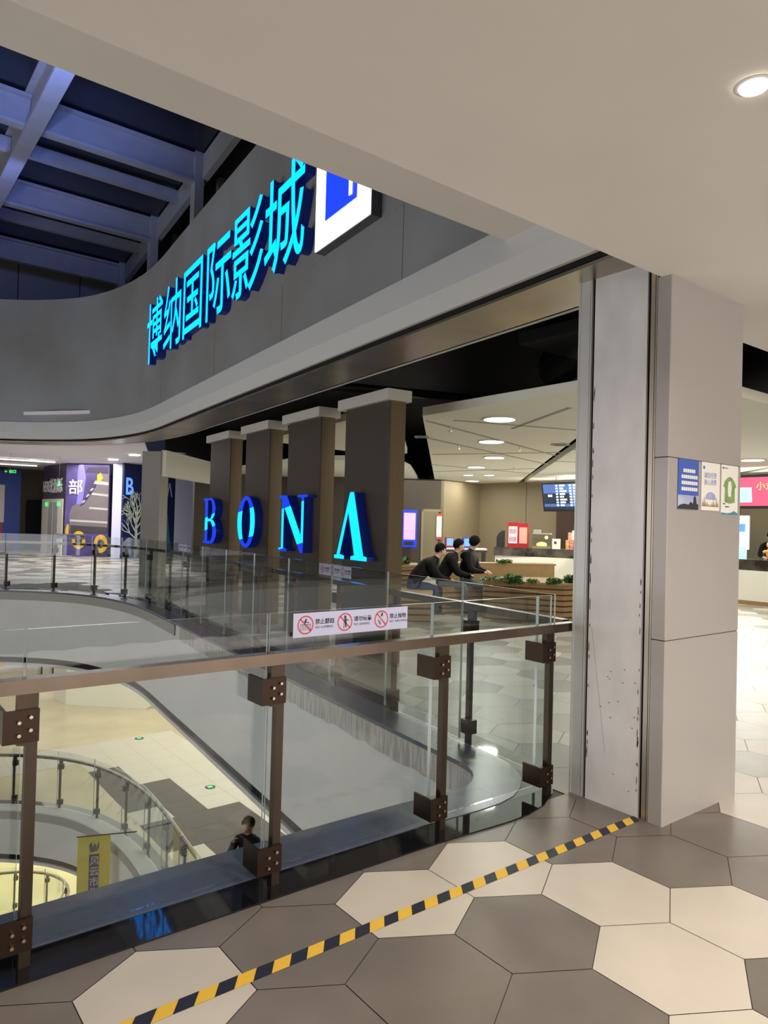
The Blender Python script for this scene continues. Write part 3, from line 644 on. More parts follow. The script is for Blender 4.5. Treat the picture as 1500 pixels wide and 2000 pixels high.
gr = MB()   # shadow grooves in the ceiling boards
for (x0, y0), (x1, y1) in (((6.5, 6.9), (8.6, 6.2)), ((6.3, 7.2), (11, 8.8)), ((7.5, 8.6), (12.5, 10.2)), ((9.4, 10.6), (10.6, 8.4)), ((11, 12.4), (14.5, 12.3)), ((12.5, 14), (13.2, 11.2)), ((7.6, 6.9), (6.7, 5.2)), ((10.4, 7.9), (13, 7.0)), ((12, 9.6), (14.6, 7.8))):
    d = Vector((x1-x0, y1-y0, 0)); n__ = Vector((-d.y, d.x, 0)).normalized()*.05; gr.obox((x0, y0, 2.992), d, n__, (0, 0, .008))
struct('trim_11', gr, 'greycol')
k = 0; names = ['nearest the slab with letter A', 'second from the ceiling edge', 'third from the ceiling edge', 'fourth from the ceiling edge', 'left one of the close pair near the back', 'right one of the close pair near the back', 'last before the back wall', 'right of the pillar above the red screen']
for x_, y_ in ((6.83, 6.40), (8.57, 8.20), (10.6, 10.05), (12.1, 12.06), (13.85, 14.1), (14.15, 13.6), (15.8, 15.9), (13.9, 6.43)):
    t_ = thing('lobby_downlight', 'round white lobby downlight, %s' % names[k], 'ceiling light', (x_, y_, 2.985), 'lobby downlights'); r_ = .20 if k not in (4, 5) else .13
    add('lens', MB().tube([(x_, y_, 2.982), (x_, y_, 2.989)], r_, 24), 'lampc', t_)
    g_ = MB(); g_.tube([(x_, y_, 2.986), (x_, y_, 2.999)], r_+.03, 24); add('rim', g_, 'white', t_)
    area('lobby lamp', (x_, y_, 2.975), r_*2, 16, NEUT); k += 1
for k, (x_, y_) in enumerate(((7.4, 8.6), (9.6, 7.6))):
    t_ = thing('air_vent', ['square ceiling vent left of the first lobby downlights', 'round ceiling speaker beside the pillar'][k], 'vent', (x_, y_, 2.98))
    g_ = MB(); g_.tube([(x_, y_, 2.985), (x_, y_, 2.999)], .16, 12 if k else 4); add('grille', g_, 'greycol', t_)
    g_ = MB(); g_.tube([(x_, y_, 2.98), (x_, y_, 2.986)], .10, 12 if k else 4); add('core', g_, 'scuff', t_)
for k, (x_, y_) in enumerate(((6.9, 7.4), (8.6, 9.0), (9.5, 8.4), (12.6, 11.3))):
    g_ = MB(); g_.tube([(x_, y_, 2.999), (x_, y_, 2.93)], .012, 6); g_.tube([(x_, y_, 2.93), (x_, y_, 2.92)], .03, 8)
    add('sprinkler', g_, 'metal', label='small ceiling sprinkler head, %s from the ceiling edge' % ['first', 'second', 'third', 'fourth'][k], cat='sprinkler', group='sprinklers in the lobby ceiling')
# services in the black void
for k, (p0_, p1_, r_) in enumerate((((6.3, 3.2, 4.0), (8.6, 6.8, 4.0), .38), ((5.2, 6.0, 4.385), (6.6, 6.6, 4.385), .05), ((5.0, 9.5, 3.7), (9.5, 8.0, 3.7), .07))):
    g_ = MB(); g_.tube([p0_, p1_], r_, 16); add('duct', g_, 'dark', label=['large dark round duct in the black ceiling void', 'thin dark pipe against the black ceiling beside the duct', 'dark pipe above the brown slabs'][k], cat='duct', group=None, smooth=True)
g_ = MB(); g_.box(5.6, 4.2, 3.5, 7.5, 5.0, 3.62); g_.box(7.2, 4.5, 3.3, 7.5, 4.9, 3.5); add('air_conditioning_unit', g_, 'dark', label='dark suspended unit hanging above the lobby ceiling edge', cat='unit')

# ceiling light of the near corridor
for k, (x_, y_) in enumerate(((2.235, 1.05), (.2, 1.05), (-1.9, 1.05), (4.9, -.6), (.2, -1.2), (2.4, -1.2))):
    t_ = thing('recessed_downlight', ['small bright recessed downlight in the near ceiling at upper right'][0] if k == 0 else 'recessed downlight in the near ceiling, outside the picture', 'ceiling light', (x_, y_, 2.99), 'near corridor downlights')
    add('lens', MB().tube([(x_, y_, 2.988), (x_, y_, 2.996)], .042, 20), 'lamp', t_)
    g_ = MB(); n0 = 24
    for q in range(n0):
        a0, a1 = 2*pi*q/n0, 2*pi*(q+1)/n0
        g_.quad((x_+.044*cos(a0), y_+.044*sin(a0), 2.994), (x_+.06*cos(a0), y_+.06*sin(a0), 2.998), (x_+.06*cos(a1), y_+.06*sin(a1), 2.998), (x_+.044*cos(a1), y_+.044*sin(a1), 2.994))
    add('rim', g_, 'white', t_)
    area('corridor lamp', (x_, y_, 2.985), .08, 36 if x_ > 2 else 9, WARM, spread=radians(150))

# ------------------------------------------------------------------ counter and what stands on it
ct = thing('service_counter', 'long white snack counter with black marble top across the lobby', 'counter', (16, 10, 0))
CP = [(16.05, 5.0), (16.2, 8.0), (16.15, 12.1), (15.15, 14.3), (15.7, 14.7), (16.8, 12.3), (16.8, 5.0)]
def shrink(P, d): cx = sum(p[0] for p in P)/len(P); cy = sum(p[1] for p in P)/len(P); return [(p[0]+(d if p[0] < cx else -d), p[1]) for p in P]
add('body', MB().prism(shrink(CP, .06), .09, .76), 'counter_w', ct); add('plinth', MB().prism(shrink(CP, .10), 0, .09), 'wood', ct)
add('worktop', MB().prism(CP, .76, 1.0), 'marble', ct)
dz = MB()
def cpt(y, z, o=.002):  # point on counter front
    for i in range(3):
        a_, b_ = CP[i], CP[i+1]
        if a_[1] <= y <= b_[1]:
            t__ = (y-a_[1])/(b_[1]-a_[1]); return Vector((a_[0]+(b_[0]-a_[0])*t__+.06-o, y, z))
    return Vector((16.1, y, z))
def blob(mb, y, z, r, n=12, sq=1): mb.poly([cpt(y+r*cos(a*2*pi/n), z+r*sq*sin(a*2*pi/n), .006) for a in range(n)])
def ring(mb, y, z, r, w_=.018, n=16, sq=1):
    for a in range(n):
        a0, a1 = 2*pi*a/n, 2*pi*(a+1)/n
        mb.quad(cpt(y+r*cos(a0), z+r*sq*sin(a0), .009), cpt(y+r*cos(a1), z+r*sq*sin(a1), .009), cpt(y+(r-w_)*cos(a1), z+(r-w_)*sq*sin(a1), .009), cpt(y+(r-w_)*cos(a0), z+(r-w_)*sq*sin(a0), .009))
blob(dz, 12.85, .50, .16); blob(dz, 12.6, .50, .16); blob(dz, 13.55, .62, .07); add('pink_print', dz, 'pink', ct)
dr = MB(); ring(dr, 13.55, .40, .17, sq=1.3); ring(dr, 13.7, .35, .14, sq=1.2); ring(dr, 11.55, .40, .13, sq=1.5); ring(dr, 10.9, .5, .2); ring(dr, 7.15, .32, .13, sq=.8); ring(dr, 7.15, .30, .08, .012)
for k in range(5): dr.quad(cpt(12.25-k*.06, .62, .009), cpt(12.29-k*.06, .62, .009), cpt(12.29-k*.06, .70, .009), cpt(12.25-k*.06, .70, .009))
add('line_drawing', dr, 'ink', ct)
# red fridge
t_ = thing('drinks_fridge', 'red countertop drinks fridge with a lit glass door', 'fridge', (15.75, 13.8, 1.0))
fr = Vector((.50, -.66, 0)).normalized(); fs_ = Vector((.66, .5, 0)).normalized(); o_ = Vector((15.42, 14.02, 1.0))
m = MB(); m.obox(o_, fr*.30, fs_*.32, ZU*.72); m.obox(o_+fr*.30, fr*.28, fs_*.32, ZU*.70); add('body', m, 'red', t_)
m = MB(); m.obox(o_-fs_*.006+fr*.03+ZU*.12, fr*.24, fs_*.005, ZU*.48); d_ = add('door', m, 'fridge', t_)
m = MB()
for r_ in range(2):
    for q in range(5): m.obox(o_-fs_*.012+fr*(.05+q*.042)+ZU*(.16+r_*.23), fr*.025, fs_*.005, ZU*.15)
add('bottles', m, 'red', d_)
m = MB(); m.obox(o_-fs_*.005+fr*.33+ZU*.12, fr*.22, fs_*.004, ZU*.46); add('picture_panel', m, 'pink', t_)
t_ = thing('ice_machine', 'black arched machine behind the red drinks fridge', 'machine', (15.5, 14.3, 1.0))
m = MB(); pts = [Vector((15.30, 14.34, 1.0))+fr*x_+ZU*z_ for x_, z_ in [(0, 0), (0, .28), (.06, .40), (.16, .47), (.22, .48), (.22, 0)]]; m.ext(pts, fs_*.2); add('body', m, 'dark', t_)
m = MB(); m.obox(Vector((15.34, 14.32, 1.03)), fr*.12, fs_*-.01, ZU*.28); add('front', m, 'greycol', t_)
t_ = thing('popcorn_warmer', 'small glass popcorn warmer glowing yellow beside the fridge', 'food warmer', (16.0, 13.3, 1.0))
o_ = Vector((15.8, 13.42, 1.0))
m = MB(); m.obox(o_, fr*.50, fs_*.34, ZU*.06); add('base', m, 'metal', t_)
m = MB(); m.obox(o_+ZU*.06, fr*.50, fs_*.34, ZU*.34); add('glass_case', m, 'glassd', t_)
m = MB(); m.obox(o_+ZU*.40+fr*.0, fr*.52, fs_*.34, ZU*.03); m.obox(o_+ZU*.43+fr*.02, fr*.2, fs_*.2, ZU*.1); add('lid', m, 'greycol', t_)
m = MB(); m.ell(o_+fr*.38+fs_*.15+ZU*.31, (.05, .05, .05)); add('lamp', m, 'warmglow', t_)
m = MB(); m.ell(o_+fr*.25+fs_*.17+ZU*.10, (.19, .12, .08)); add('popcorn', m, 'scry', t_)
t_ = thing('card_printer', 'white till printer box with a black slot next to the snack packets', 'printer', (16.25, 12.8, 1.0))
o_ = Vector((15.98, 12.86, 1.0)); m = MB(); m.obox(o_, fr*.22, fs_*.25, ZU*.28); add('body', m, 'paper', t_); m = MB(); m.obox(o_+fr*.05+ZU*.14-fs_*.004, fr*.07, fs_*.004, ZU*.07); add('slot', m, 'ink', t_)
random.seed(5)
for k in range(14):
    row, c_ = divmod(k, 7); y_ = 12.55-c_*.14; x_ = 16.28+row*.10; z0_ = 1.0+(.24 if row else 0); h_ = random.uniform(.18, .30)
    m = MB(); m.prism([(x_-.03, y_-.06), (x_+.03, y_-.06), (x_+.03, y_+.055), (x_-.03, y_+.055)], 1.0 if not row else 1.0, z0_+h_)
    add('snack_packet', m, ['bag', 'bag2', 'paper'][k % 3], label=('tall' if row else 'short')+' %s snack packet, number %d from the till printer in the %s row' % (['orange and brown', 'dark red', 'white'][k % 3], c_+1, 'rear' if row else 'front'), cat='snack packet', group='snack packets on the counter')
# menu board screens
def screen(y0, y1, z0, z1, x_, tilt, label, kind_):
    t_ = thing('menu_screen', label, 'screen', (x_, (y0+y1)/2, z0)); yd = Vector((0, -1, 0)); up = Vector((-tilt, 0, 1)).normalized(); nn = yd.cross(up)
    o_ = Vector((x_, y0, z0)); W_ = y0-y1; H_ = z1-z0
    def q_(a, b, c, d, off, m, nm): mb = MB(); mb.obox(o_+yd*a+up*b+nn*off, yd*(c-a), nn*.006, up*(d-b)); add(nm, mb, m, t_)
    m = MB(); m.obox(o_-nn*.07, yd*W_, nn*.07, up*H_); add('frame', m, 'dark', t_)
    for a in (.5, W_-.5): p__ = o_+yd*a+up*(H_-.02)-nn*.04; add('hanger_rod', MB().tube([p__, (p__.x, p__.y, 3.0)], .012, 6), 'dark', t_)
    q_(.06, .06, W_-.06, H_-.06, 0, 'scr' if kind_ == 'b' else 'scrk', 'display')
    if kind_ == 'b':
        q_(.06, .06, W_-.06, .14, .006, 'scrd', 'footer'); q_(.07, .22, 1.0, H_*.62, .006, 'scrd', 'dark_column')
        m = MB(); yy = .50
        while yy < W_-.15:
            for r_ in range(8): m.obox(o_+yd*yy+up*(.16+r_*.078)+nn*.012, yd*(.07), nn*.002, up*.045); m.obox(o_+yd*(yy+.13)+up*(.16+r_*.078)+nn*.012, yd*(.13+.05*((r_*7) % 3)), nn*.002, up*.045)
            yy += .46
        add('timetable_rows', m, 'scrw', t_)
        q_(.22, .42, .36, .48, .014, 'scrw', 'logo_text')
    else:
        for (a, b, c, d, mm) in ((.2, .16, .55, .42, 'scrc'), (.5, .12, .95, .48, 'scrc'), (.95, .14, 1.35, .46, 'scrc'), (.2, .42, .55, .54, 'scry')): q_(a, b, c, d, .008+a*.004, mm, 'ticket_picture')
        add('lettering', text_mb('小丸', o_+yd*1.45+up*.42+nn*.02, yd, up, .19, .002), 'scry', t_)
    return t_
screen(13.2, 9.6, 2.05, 2.88, 16.0, .18, 'wide tilted dark blue timetable screen hanging left of the pillar', 'b')
screen(8.6, 5.2, 2.12, 2.86, 15.7, .10, 'wide red menu screen with cyan cards hanging right of the column', 'r')
t_ = thing('wall_opening', 'dark brown doorway with pale green panel behind the counter', 'doorway', (17.2, 12, 0))
add('recess', MB().box(17.0, 9.6, 0, 17.12, 13.55, 2.25), mat('dark_recess', (.045, .02, .01), .6), t_); add('green_panel', MB().box(16.93, 12.0, .9, 16.99, 12.75, 2.1), mat('pale_green_panel', (.48, .62, .55), .5), t_); add('wood_strip', MB().box(16.94, 11.2, .9, 17.0, 11.9, 2.2), 'tand', t_)
k = MB()
for s in (.19, .33, .46, .60, .73): k.obox(Vector((17.745-.85*s, 3.0+16.2*s, 0)), (0, .012, 0), (-.004, 0, 0), (0, 0, 3.0))
struct('trim_12', k, 'tand')
# right side: things behind the counter
t_ = thing('poster_stand', 'white stand with blue pictures behind the right part of the counter', 'stand', (17.0, 8.2, 0)); add('board', MB().box(16.95, 7.9, 1.2, 17.0, 8.25, 2.0), 'fridge', t_); add('picture', MB().box(16.93, 7.98, 1.62, 16.94, 8.12, 1.8), 'scru', t_); add('leg', MB().box(16.96, 8.0, 0, 16.99, 8.1, 1.2), 'dark', t_)
add('menu_card', MB().box(16.3, 7.65, 1.0, 16.33, 8.1, 1.0+.28), 'scrc', label='bright cyan and yellow menu card standing on the counter at right', cat='menu card')
t_ = thing('plush_toy', 'orange plush toy held at the counter beside the worker in black', 'toy', (16.55, 7.22, 1.0)); m = MB(); m.ell((16.55, 7.22, 1.14), (.10, .10, .14)); m.ell((16.55, 7.22, 1.34), (.09, .09, .09)); m.ell((16.5, 7.3, 1.18), (.05, .08, .04)); add('body', m, mat('orange_plush', (.8, .35, .10), .8), t_, smooth=True)

# ------------------------------------------------------------------ planters and plants
def planter(P, h, label, name='wooden_planter', group='slatted wooden planters', plain=False):
    cx = sum(p[0] for p in P)/len(P); cy = sum(p[1] for p in P)/len(P); t_ = thing(name, label, 'planter', (cx, cy, 0), group)
    inn = [(cx+(p[0]-cx)*.985, cy+(p[1]-cy)*.985) for p in P]
    add('carcass', MB().prism(inn, 0, h-.03), 'woodd', t_); n = int(h/.085)
    m = MB()
    for i in range(n): m.prism(P, .02+i*h/n, (i+1)*h/n-.008)
    if plain: m = MB().prism(P, .02, h-.012)
    add('boards' if plain else 'slats', m, 'board' if plain else 'wood', t_); rim_ = [(cx+(p[0]-cx)*1.03, cy+(p[1]-cy)*1.03) for p in P]
    add('rim', MB().prism(rim_, h-.012, h+.02), 'board', t_); return t_
planter([(8.93, 8.66), (9.64, 7.49), (10.35, 7.40), (11.0, 7.7), (10.4, 8.6), (9.85, 9.0)], .65, 'angular slatted wooden planter bench with greenery at its rim, beside the pillar')
planter([(7.2, 9.1), (7.8, 8.72), (8.62, 9.62), (8.05, 10.05)], .42, 'low slatted wooden bench under the seated people', 'wooden_bench', 'slatted wooden seats')
planter([(9.9, 10.6), (11.9, 9.5), (12.1, 9.8), (10.1, 10.9)], .82, 'plain wooden back board planter in front of the white counter', plain=True)
planter([(8.15, 10.25), (8.9, 10.3), (9.3, 10.9), (8.2, 11.2)], .80, 'wooden planter left of the seated people, behind the letter A slab')
def foliage(c, r, n, label, sz=.06, mm='leaf', seed=0):
    random.seed(seed); m = MB(); c = Vector(c)
    for i in range(n):
        a = random.uniform(0, 2*pi); rr = random.random()**.5
        p_ = c+Vector((cos(a)*rr*r[0], sin(a)*rr*r[1], random.random()*r[2])); d = Vector((random.uniform(-1, 1), random.uniform(-1, 1), random.uniform(.1, 1))).normalized(); s_ = d.cross(ZU).normalized()*sz*.35
        m.poly([p_, p_+d*sz*.5+s_, p_+d*sz, p_+d*sz*.5-s_])
    for i in range(5): m.tube([c+Vector((random.uniform(-.3, .3)*r[0], 0, -.02)), c+Vector((random.uniform(-1, 1)*r[0]*.7, random.uniform(-1, 1)*r[1]*.7, r[2]*.7))], .004, 4)
    return add('trailing_plant', m, mm, label=label, cat='plant', group='plants in the wooden planters')
foliage((8.95, 8.42, .66), (.30, .12, .05), 260, 'low creeping greenery at the left end of the front planter rim', .05, seed=1)
foliage((9.12, 8.12, .62), (.16, .13, .14), 420, 'bushy ivy clump hanging over the front planter rim, middle', .065, seed=2)
foliage((9.35, 7.92, .66), (.12, .08, .04), 120, 'small sparse sprig between the two ivy clumps', .05, seed=3)
foliage((9.60, 7.66, .64), (.16, .10, .08), 300, 'ivy clump at the front corner of the planter', .06, seed=4)
foliage((9.98, 7.58, .64), (.18, .12, .12), 340, 'ivy clump on the planter rim touching the pillar edge', .07, seed=5)
foliage((11.0, 10.08, .82), (.22, .10, .06), 200, 'green tuft on top of the wooden back board', .06, seed=6)
foliage((8.5, 10.55, .80), (.3, .2, .12), 320, 'leafy plants in the planter left of the seated people', .08, seed=7)
t_ = thing('dark_sculpture', 'dark upright branchy ornament behind the letter A slab edge', 'ornament', (8.0, 11.0, .8))
m = MB(); random.seed(9)
for q in range(7): m.tube([(8.02+.03*q-.1, 10.9, .8), (8.02+.04*q-.14, 10.92, 1.05), (8.0+.05*q-.15+random.uniform(-.03, .03), 10.9, 1.3+random.uniform(-.1, .08))], [.03, .035, .012], 6)
add('stems', m, 'leafd', t_)

# ------------------------------------------------------------------ kiosks, table, wall items
def kiosk(c, face, w_, h_, d_, z0, frm, scr_, label, name='ticket_kiosk'):
    t_ = thing(name, label, 'kiosk', (c[0], c[1], z0)); f_ = Vector(face).normalized(); r_ = f_.cross(ZU)*-1; o_ = Vector((c[0], c[1], z0))-r_*w_/2
    m = MB(); m.obox(o_, r_*w_, -f_*d_, ZU*h_); add('body', m, frm, t_)
    m = MB(); m.obox(o_+r_*w_*.1+ZU*h_*.2+f_*.001, r_*w_*.8, f_*.006, ZU*h_*.72); s_ = add('screen', m, scr_, t_); return t_, o_, r_, f_
t_, o_, r_, f_ = kiosk((13.75, 16.45), (-.6, -.8, 0), .44, 1.12, .12, .90, 'bluel', 'scrp', 'tall purple-lit ticket kiosk with a bright picture screen by the back wall')
m = MB(); m.obox(o_+r_*.06+ZU*.05+f_*.002, r_*.3, f_*.01, ZU*.12); add('card_reader', m, 'dark', t_)
m = MB(); m.obox(o_+r_*.17-f_*.1, r_*.1, f_*.05, ZU*-.9); add('stand', m, 'dark', t_)
tb = thing('side_table', 'dark edged pale table behind the seated people with two small kiosks', 'table', (13.0, 13.6, 0))
TD = Vector((.79, -.61, 0)); TN = Vector((.61, .79, 0)); o_ = Vector((12.45, 13.75, 0))
m = MB(); m.obox(o_+ZU*.96, TD*1.3, TN*.5, ZU*.04); add('table_top', m, 'paper', tb); m = MB(); m.obox(o_+ZU*.90, TD*1.3, TN*.5, ZU*.06); add('frame', m, 'dark', tb)
for a, b in ((.02, .02), (1.22, .02), (.02, .42), (1.22, .42)): m = MB(); m.obox(o_+TD*a+TN*b, TD*.05, TN*.05, ZU*.90); add('leg', m, 'dark', tb)
kiosk(tuple((o_+TD*.35+TN*.25)[:2]), -TN+TD*.2, .22, .27, .10, 1.0, 'red', 'scru', 'small red ticket terminal with blue screen on the table, left', 'ticket_terminal')
kiosk(tuple((o_+TD*.82+TN*.2)[:2]), -TN+TD*.2, .26, .27, .10, 1.0, 'blue', 'scru', 'small blue ticket terminal with blue screen on the table, right', 'ticket_terminal')
t_ = thing('notice_board', 'white notice with red bands on the back doorway', 'notice', (14.9, 16.3, 1.2)); q = Vector((14.75, 16.35, 1.15)); r_ = Vector((.8, -.6, 0))
m = MB(); m.obox(q, r_*.16, Vector((.6, .8, 0))*.01, ZU*.78); add('sheet', m, 'paper', t_); m = MB(); m.obox(q-Vector((.006, .008, 0)), r_*.16, Vector((.6, .8, 0))*.005, ZU*.07); m.obox(q+ZU*.71-Vector((.006, .008, 0)), r_*.16, Vector((.6, .8, 0))*.005, ZU*.07); add('red_band', m, 'inkr', t_)
dn = MB(); q = Vector((14.45, 16.62, 0)); dn.obox(q, r_*.46, Vector((.6, .8, 0))*.05, ZU*2.0); struct('door_1', dn, 'olive')
dn = MB(); dn.obox(q-r_*.07, r_*.07, Vector((.6, .8, 0))*.07, ZU*2.07); dn.obox(q-r_*.07+ZU*2.0, r_*.6, Vector((.6, .8, 0))*.07, ZU*.07); struct('trim_13', dn, 'tan')
add('wall_picture', MB().obox(Vector((14.05, 16.75, 1.42)), Vector((.8, -.6, 0))*.17, Vector((.6, .8, 0))*.01, ZU*.34), 'sky', label='small pale picture on the brown wall beside the tall kiosk', cat='picture')
g = MB(); g.obox(Vector((12.0, 18.5, 0)), Vector((.8, -.6, 0))*3.6, Vector((.6, .8, 0))*.1, ZU*3.0); struct('wall_lobby_back', g, 'darkbrown')
g = MB(); g.obox(Vector((14.95, 16.26, 0)), Vector((2.35, .55, 0)), Vector((-.05, .12, 0)), ZU*3.0); struct('wall_lobby_corner', g, 'tan')

# ------------------------------------------------------------------ people
def person(loc, rz, joints, mats_, label, scale=1, hairlen=0, hands=True, cat='person'):
    """joints: dict of (x,y,z) in the figure's frame, facing -Y; one skinned surface"""
    J = joints; loc = Vector(loc)
    M_ = Matrix.Translation(loc) @ Matrix.Rotation(rz, 4, 'Z') @ Matrix.Scale(scale, 4)
    V = []; Rr = []; tagv = []; E_ = []; idx = {}
    def v(n, p, r, tg):
        idx[n] = len(V); V.append(Vector(p)); Rr.append(r if isinstance(r, tuple) else (r, r)); tagv.append(tg); return idx[n]
    def lerp(a, b, t): return Vector(a)+(Vector(b)-Vector(a))*t
    bk = J.get('bulk', 1)
    v('pel', J['pel'], (.155*bk, .12*bk), 'leg'); v('wst', lerp(J['pel'], J['chest'], .45), (.145*bk, .115*bk), 'top'); v('chest', J['chest'], (.165*bk, .125*bk), 'top'); v('nb', lerp(J['chest'], J['neck'], .75), (.095, .085), 'top')
    v('neck', J['neck'], .052, 'skin'); v('jaw', lerp(J['neck'], J['head'], .55), (.062, .07), 'skin'); v('head', J['head'], (.078, .092), 'skin'); v('crown', Vector(J['head'])+(Vector(J['head'])-Vector(J['neck'])).normalized()*.07, (.066, .08), 'skin')
    E_ += [('pel', 'wst'), ('wst', 'chest'), ('chest', 'nb'), ('nb', 'neck'), ('neck', 'jaw'), ('jaw', 'head'), ('head', 'crown')]
    fc_ = Vector(J.get('face', (0, -1, 0))).normalized()
    v('nose', Vector(J['head'])+fc_*.105-Vector((0, 0, .012)), .014, 'skin'); E_.append(('head', 'nose'))
    for s in ('l', 'r'):
        v('sh'+s, J['sh'+s], .068*bk*bk, 'top'); v('el'+s, J['el'+s], .05*bk*bk, 'top'); v('wr'+s, J['wr'+s], .034, 'top'); hd = (Vector(J['wr'+s])-Vector(J['el'+s])).normalized()
        v('pm'+s, Vector(J['wr'+s])+hd*.05, (.04, .024), 'skin')
        v('hp'+s, J['hp'+s], .098, 'leg'); v('kn'+s, J['kn'+s], .066, 'leg'); v('cf'+s, lerp(J['kn'+s], J['an'+s], .35), .060, 'leg'); v('an'+s, J['an'+s], .043, 'leg'); v('to'+s, J['to'+s], (.045, .035), 'shoe')
        v('he'+s, Vector(J['an'+s])+Vector((0, .02, -.045)), .042, 'shoe')
        E_ += [('nb', 'sh'+s), ('sh'+s, 'el'+s), ('el'+s, 'wr'+s), ('wr'+s, 'pm'+s), ('pel', 'hp'+s), ('hp'+s, 'kn'+s), ('kn'+s, 'cf'+s), ('cf'+s, 'an'+s), ('an'+s, 'he'+s), ('he'+s, 'to'+s)]
        side = hd.cross(Vector((0, 0, 1)));
        if side.length < .2: side = Vector((1, 0, 0))
        side.normalize(); curl = hd.cross(side) * (1 if hd.cross(side).z < 0 else -1)
        for q in range(4):
            b0 = Vector(J['wr'+s])+hd*.085+side*(-.027+q*.018); ln = (.030, .036, .034, .026)[q]
            v('f%s%d' % (s, q), b0, .0095, 'skin'); v('g%s%d' % (s, q), b0+hd*ln+curl*.012, .0085, 'skin'); v('h%s%d' % (s, q), b0+hd*ln*1.4+curl*.035, .0075, 'skin')
            E_ += [('pm'+s, 'f%s%d' % (s, q)), ('f%s%d' % (s, q), 'g%s%d' % (s, q)), ('g%s%d' % (s, q), 'h%s%d' % (s, q))]
        b0 = Vector(J['wr'+s])+hd*.035+side*.035; v('t%s' % s, b0, .0105, 'skin'); v('u%s' % s, b0+hd*.03+side*.018+curl*.015, .0095, 'skin'); E_ += [('pm'+s, 't'+s), ('t'+s, 'u'+s)]
    me = bpy.data.meshes.new('person'); me.from_pydata(V, [(idx[a], idx[b]) for a, b in E_], []); o = bpy.data.objects.new('tmp', me); COL.objects.link(o)
    sk = o.modifiers.new('s', 'SKIN'); ly = me.skin_vertices[0].data
    for i, r in enumerate(Rr): ly[i].radius = r
    ly[0].use_root = True
    sb = o.modifiers.new('d', 'SUBSURF'); sb.levels = 2; sb.render_levels = 2
    ev = bpy.data.meshes.new_from_object(o.evaluated_get(dg())); bpy.data.objects.remove(o)
    mb = MB(); segs = [(idx[a], idx[b]) for a, b in E_]; mi = {'top': 0, 'leg': 1, 'skin': 2, 'shoe': 3}
    mb.v = [vv.co.copy() for vv in ev.vertices]
    for p in ev.polygons:
        c = p.center; best = None
        for a, b in segs:
            d = V[b]-V[a]; t_ = max(0, min(1, (c-V[a]).dot(d)/max(d.length_squared, 1e-9))); q = V[a]+d*t_; dist = (c-q).length-(Rr[a][0]*(1-t_)+Rr[b][0]*t_)
            tg = tagv[a] if t_ < .5 else tagv[b]
            if tagv[a] == 'top' and tagv[b] == 'skin': tg = 'top' if t_ < .75 else 'skin'
            if best is None or dist < best[0]: best = (dist, tg)
        mb.f.append(tuple(p.vertices)); mb.m.append(mi[best[1]])
    root = thing('person', label, cat, loc); root.rotation_euler = (0, 0, 0)
    mb.v = [M_ @ x for x in mb.v]
    add('body', mb, mats_, root, smooth=True)
    hc = Vector(J['head'])+Vector((0, 0, .035))-fc_*.012; hm = MB(); hm.ell(hc, (.083, .096, .094), 16, 10)
    keep = [(f_, m__) for f_, m__ in zip(hm.f, hm.m) if (sum((hm.v[i] for i in f_), Vector())/len(f_)-hc).dot(fc_*1.1+Vector((0, 0, -.9))) < .045]
    hm.f = [k_[0] for k_ in keep]; hm.m = [k_[1] for k_ in keep]; random.seed(int(loc.x*10))
    hm.v = [x+(x-hc)*random.uniform(-.03, .09) for x in hm.v]; hm.v = [M_ @ x for x in hm.v]
    ho = add('hair', hm, 'hair', root, smooth=True); so = ho.modifiers.new('s', 'SOLIDIFY'); so.thickness = .010; so.offset = 1
    sidev = fc_.cross(Vector((0, 0, 1))).normalized()
    em = MB()
    for sg in (-1, 1): em.ell(Vector(J['head'])+fc_*.083+sidev*sg*.03+Vector((0, 0, .012)), (.008, .006, .005), 8, 6)
    em.v = [M_ @ x for x in em.v]; add('eyes', em, 'eyew', root)
    em = MB(); em.obox(Vector(J['head'])+fc_*.082-sidev*.022-Vector((0, 0, .052)), sidev*.044, fc_*.006, (0, 0, .006)); em.v = [M_ @ x for x in em.v]; add('mouth', em, 'inkr', root)
    for sg in (-1, 1):
        em = MB(); em.ell(Vector(J['head'])+sidev*sg*.082-fc_*.008, (.018, .014, .03), 8, 6); em.v = [M_ @ x for x in em.v]; add('ear', em, 'skin', root)
    return root
def seated(lean=.0, knee=.42, arm='lap', head=(0, -.05), face=(0, -1, -.3), legsp=.12):
    c = Vector((0, .06-lean*.45, .98-lean*.16)); n_ = c+Vector((0, -lean*.22-.02, .21-lean*.05)); h = n_+Vector((head[0], head[1]-.02, .13))
    J = dict(pel=(0, .08, .56), chest=c, neck=n_, head=h, face=face, bulk=1.25)
    for s, sg in (('l', 1), ('r', -1)):
        J['sh'+s] = c+Vector((sg*.185, -.01, .11-lean*.05)); J['hp'+s] = (sg*.10, .02, .53); J['kn'+s] = (sg*(legsp+.02), -.42, .52); J['an'+s] = (sg*legsp, -.44, .09); J['to'+s] = (sg*(legsp+.02), -.60, .035)
        J['el'+s] = J['sh'+s]+Vector((sg*.06, -.08-lean*.12, -.27+lean*.05)); J['wr'+s] = J['el'+s]+Vector((-sg*.11, -.20, -.03))
    return J
ST = ['jacket', 'jeans', 'skin', 'shoeb']
ang = radians(58)
person((8.22, 9.76, -.04), radians(62), seated(.75, head=(0, -.06), face=(.1, -1, -.9)), ['jacket', 'jeans', 'skin', 'shoeb'], 'seated person in black coat and blue jeans bending far forward, leftmost of the three')
person((8.87, 9.66, -.02), radians(50), seated(.45, head=(0, -.03), face=(.2, -1, -.5)), ['jacket', 'greyp', 'skin', 'shoeb'], 'seated person in black between the two others, grey trousers')
